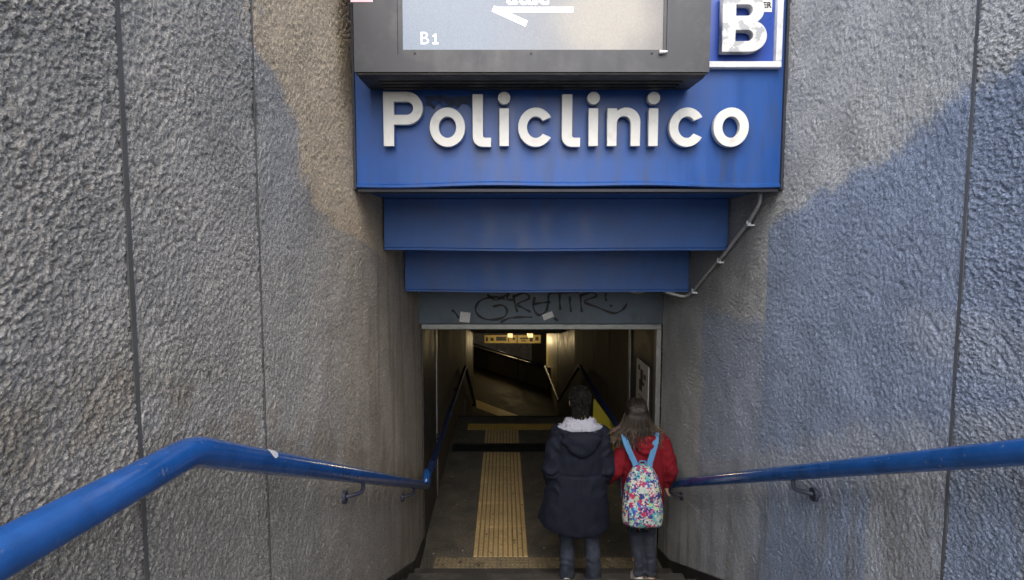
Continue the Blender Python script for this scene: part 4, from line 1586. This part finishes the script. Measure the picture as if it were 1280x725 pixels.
local(link('hoodie', fuse(ho, 'hoodie', .0095, 4, hoodie_fold), M['red'], girl, True))
hk = MB()
for t in range(13):
    a = PI * (t / 12)
    hk.ellipsoid((.105 * math.cos(a) - .005, -.02 - .085 * math.sin(a), 1.305 - .02 * math.sin(a)), (.036, .034, .034), 12, 8)
    hk.ellipsoid((.085 * math.cos(a) - .005, -.03 - .095 * math.sin(a), 1.262 - .03 * math.sin(a)), (.034, .034, .028), 12, 8)
    hk.ellipsoid((.06 * math.cos(a) - .005, -.04 - .09 * math.sin(a), 1.222 - .03 * math.sin(a)), (.032, .030, .026), 12, 8)
local(link('hood', fuse(hk, 'hood', .008, 2, lambda c: .005 * noise.noise(c * 20)), M['red'], girl, True))
tg = MB()
tg.rings([(.62, 0, 0, .13, .095), (.72, 0, 0, .142, .10), (.84, 0, 0, .135, .095)], 24)
for s, kn, an in ((-1, jg['knl'], jg['anl']), (1, jg['knr'], jg['anr'])):
    limb(tg, [(.072 * s, 0, .74), kn, (an[0], an[1] + .004, an[2] + .14), (an[0], an[1] + .006, an[2] + .015)], [.080, .058, .046, .044], 18)
local(link('trousers', fuse(tg, 'trousers', .0085, 3, jean_fold), M['denim_grey'], girl, True))
shoe(girl, jg['anl'], M['shoe'], M['shoe'], .92)
shoe(girl, jg['anr'], M['shoe'], M['shoe'], .92)
# long hair: cap and falling locks that lift outwards at the ends
hg = MB()
tint = []
gh = Vector(jg['head'])
DK, MID, BL = (.012, .009, .007), (.024, .017, .013), (.2, .14, .095)


def hg_add(fn, col):
    a = len(hg.v)
    fn()
    tint.extend([col] * (len(hg.v) - a))


hg_add(lambda: hg.ellipsoid(gh + Vector((0, -.012, .022)), (.080, .098, .088), 28, 16), (.02, .015, .012))
hg_add(lambda: hg.ellipsoid(gh + Vector((0, -.055, -.07)), (.085, .05, .12), 24, 14), DK)
paths, tints = [], []
for k in range(620):
    ph = rr.uniform(PI * .92, PI * 2.08)          # back half, wrapping past the ears
    top = rr.uniform(-.1, 1)
    n0 = Vector((math.cos(ph) * math.sqrt(1 - top ** 2 * .9), math.sin(ph) * math.sqrt(1 - top ** 2 * .9), top * .95))
    p0 = gh + Vector((0, -.01, .02)) + Vector((n0.x * .083, n0.y * .103, n0.z * .093))
    sx = math.cos(ph)
    ln = rr.uniform(.08, .30)
    out = sx * rr.uniform(.6, 1.7) + rr.uniform(-.15, .15)
    sy = min(-.25, math.sin(ph))
    p1 = gh + Vector((sx * .098, -.015 + sy * .098, -.015))
    p2 = gh + Vector((sx * .112 + out * .012, -.02 + sy * .098, -.10))
    p3 = gh + Vector((sx * .120 + out * .045, -.03 + sy * .095 + rr.uniform(-.02, .02), -.09 - ln * .42))
    p4 = gh + Vector((sx * .120 + out * .062 + rr.uniform(-.02, .02), -.04 + sy * .10 + rr.uniform(-.03, .02), -.085 - ln * .66))
    wv = Vector((rr.uniform(-.012, .012), rr.uniform(-.012, .012), 0))
    paths.append([p0, p1, p2 + wv * .5, p3 - wv, p4 + wv])
    e = BL if rr.random() < .12 + .5 * abs(sx) ** 2 else MID
    d0 = tuple(v * rr.uniform(.7, 1.5) for v in DK)
    tints.append((d0, tuple(v * rr.uniform(.6, 1.3) for v in e)))
SM = []
for P in paths:
    Q = []
    for i in range(len(P) - 1):
        a0, a1, a2, a3 = P[max(0, i - 1)], P[i], P[i + 1], P[min(len(P) - 1, i + 2)]
        for q in range(3):
            t = q / 3
            Q.append(.5 * ((2 * a1) + (a2 - a0) * t + (2 * a0 - 5 * a1 + 4 * a2 - a3) * t * t + (3 * a1 - a0 - 3 * a2 + a3) * t ** 3))
    Q.append(P[-1])
    SM.append(Q)
strands(hg, tint, SM, .0055, .0012, tints, 4)
hair = hg.build('hair', M['hair_brown'], girl, smooth=True, fix=False)
local(hair)
at = hair.data.attributes.new('tint', 'FLOAT_COLOR', 'POINT')
at.data.foreach_set('color', np.hstack([np.array(tint), np.ones((len(tint), 1))]).astype(np.float32).ravel())

# ---- backpack worn by the girl: a thing of its own
bp = thing('backpack', 'floral print backpack with light blue straps on the red hoodie', 'backpack', (GX, GY - .2, Z0 + .5))
BO = Vector((GX - .045, GY, Z0))


def bpb(mb_or_me, name, m, parent=None, smooth=True):
    if isinstance(mb_or_me, MB):
        me = mb_or_me.mesh(name)
        bm2 = bmesh.new()
        bm2.from_mesh(me)
        bmesh.ops.recalc_face_normals(bm2, faces=bm2.faces)
        bm2.to_mesh(me)
        bm2.free()
    else:
        me = mb_or_me
    me.transform(Matrix.Translation(BO - bp.location))
    for vtx in me.vertices:
        zl = vtx.co.z + .5
        if vtx.co.y < .07:
            vtx.co.z = (.635 + (zl - .515) * .945 if zl < 1.02 else 1.112 + (zl - 1.02) * .80) - .5
        elif zl > 1.0:
            vtx.co.z = 1.10 + (zl - 1.0) * .80 - .5
    o_ = link(name, me, m, None, smooth)
    o_.parent = parent or bp
    return o_


bb = MB()
bb.rings([(.515, -.008, -.20, .135, .055), (.53, -.008, -.205, .152, .08), (.58, -.008, -.21, .162, .095), (.70, -.008, -.205, .157, .092), (.82, -.008, -.20, .143, .085), (.92, -.006, -.19, .118, .072), (.98, -.005, -.18, .085, .058), (1.012, -.005, -.17, .045, .035)], 36, 2.6)
main = bpb(fuse(bb, 'main_bag', .008, 3, lambda c: .004 * noise.noise(c * 14) + .002 * noise.noise(c * 40)), 'main_bag', M['floral'])
pk = MB()
pk.rings([(.535, -.008, -.285, .118, .03), (.56, -.008, -.29, .13, .045), (.64, -.008, -.292, .132, .048), (.70, -.008, -.287, .122, .042), (.725, -.008, -.28, .10, .028)], 32, 2.8)
bpb(fuse(pk, 'front_pocket', .007, 3, lambda c: .004 * noise.noise(c * 18)), 'front_pocket', M['floral'])
z_ = MB()
z_.tube([(-.008 + .128 * math.cos(a), -.318 + .012 * abs(math.cos(a)), .665 + .05 * math.sin(a)) for a in [PI * t / 16 for t in range(17)]], .0045, 6)
bpb(z_, 'zip', M['strap'])
z_ = MB()
z_.tube([(-.006 + .136 * math.cos(a) * (1 - .2 * math.sin(a)), -.262 + .035 * math.sin(a), .76 + .225 * math.sin(a)) for a in [PI * t / 20 for t in range(21)]], .0045, 6)
bpb(z_, 'zip', M['dark'])
z_ = MB()
z_.tube(fillet([(-.03, -.165, .99), (-.03, -.165, 1.045), (.022, -.165, 1.045), (.022, -.165, .99)], .02), .007, 8)
bpb(z_, 'top_loop', M['strap'])


def strap(pts, w, th):
    P = fillet([Vector(p) for p in pts], .06, 5)
    b = MB()
    vs, fs = [], []
    for i, q in enumerate(P):
        t = (P[min(i + 1, len(P) - 1)] - P[max(i - 1, 0)]).normalized()
        sd = Vector((1, 0, 0)) - t * t.x
        sd.normalize()
        nn = sd.cross(t).normalized()
        vs += [q + sd * w / 2 + nn * th / 2, q - sd * w / 2 + nn * th / 2, q - sd * w / 2 - nn * th / 2, q + sd * w / 2 - nn * th / 2]
    for i in range(len(P) - 1):
        for k in range(4):
            fs.append((i * 4 + k, i * 4 + (k + 1) % 4, (i + 1) * 4 + (k + 1) % 4, (i + 1) * 4 + k))
    fs += [(0, 1, 2, 3), tuple(len(vs) - 4 + k for k in range(4))]
    return b.add(vs, fs)


bpb(strap([(-.05, -.185, .96), (-.062, -.165, 1.02), (-.125, -.14, 1.19), (-.145, -.09, 1.285), (-.14, .0, 1.312), (-.135, .10, 1.22), (-.10, .125, 1.0), (-.10, .06, .75), (-.10, -.13, .60)], .045, .012), 'strap', M['strap'], smooth=False)
bpb(strap([(.045, -.185, .96), (.052, -.165, 1.02), (.098, -.14, 1.19), (.125, -.09, 1.285), (.13, .0, 1.312), (.13, .10, 1.22), (.12, .125, 1.0), (.12, .06, .75), (.11, -.13, .60)], .045, .012), 'strap', M['strap'], smooth=False)
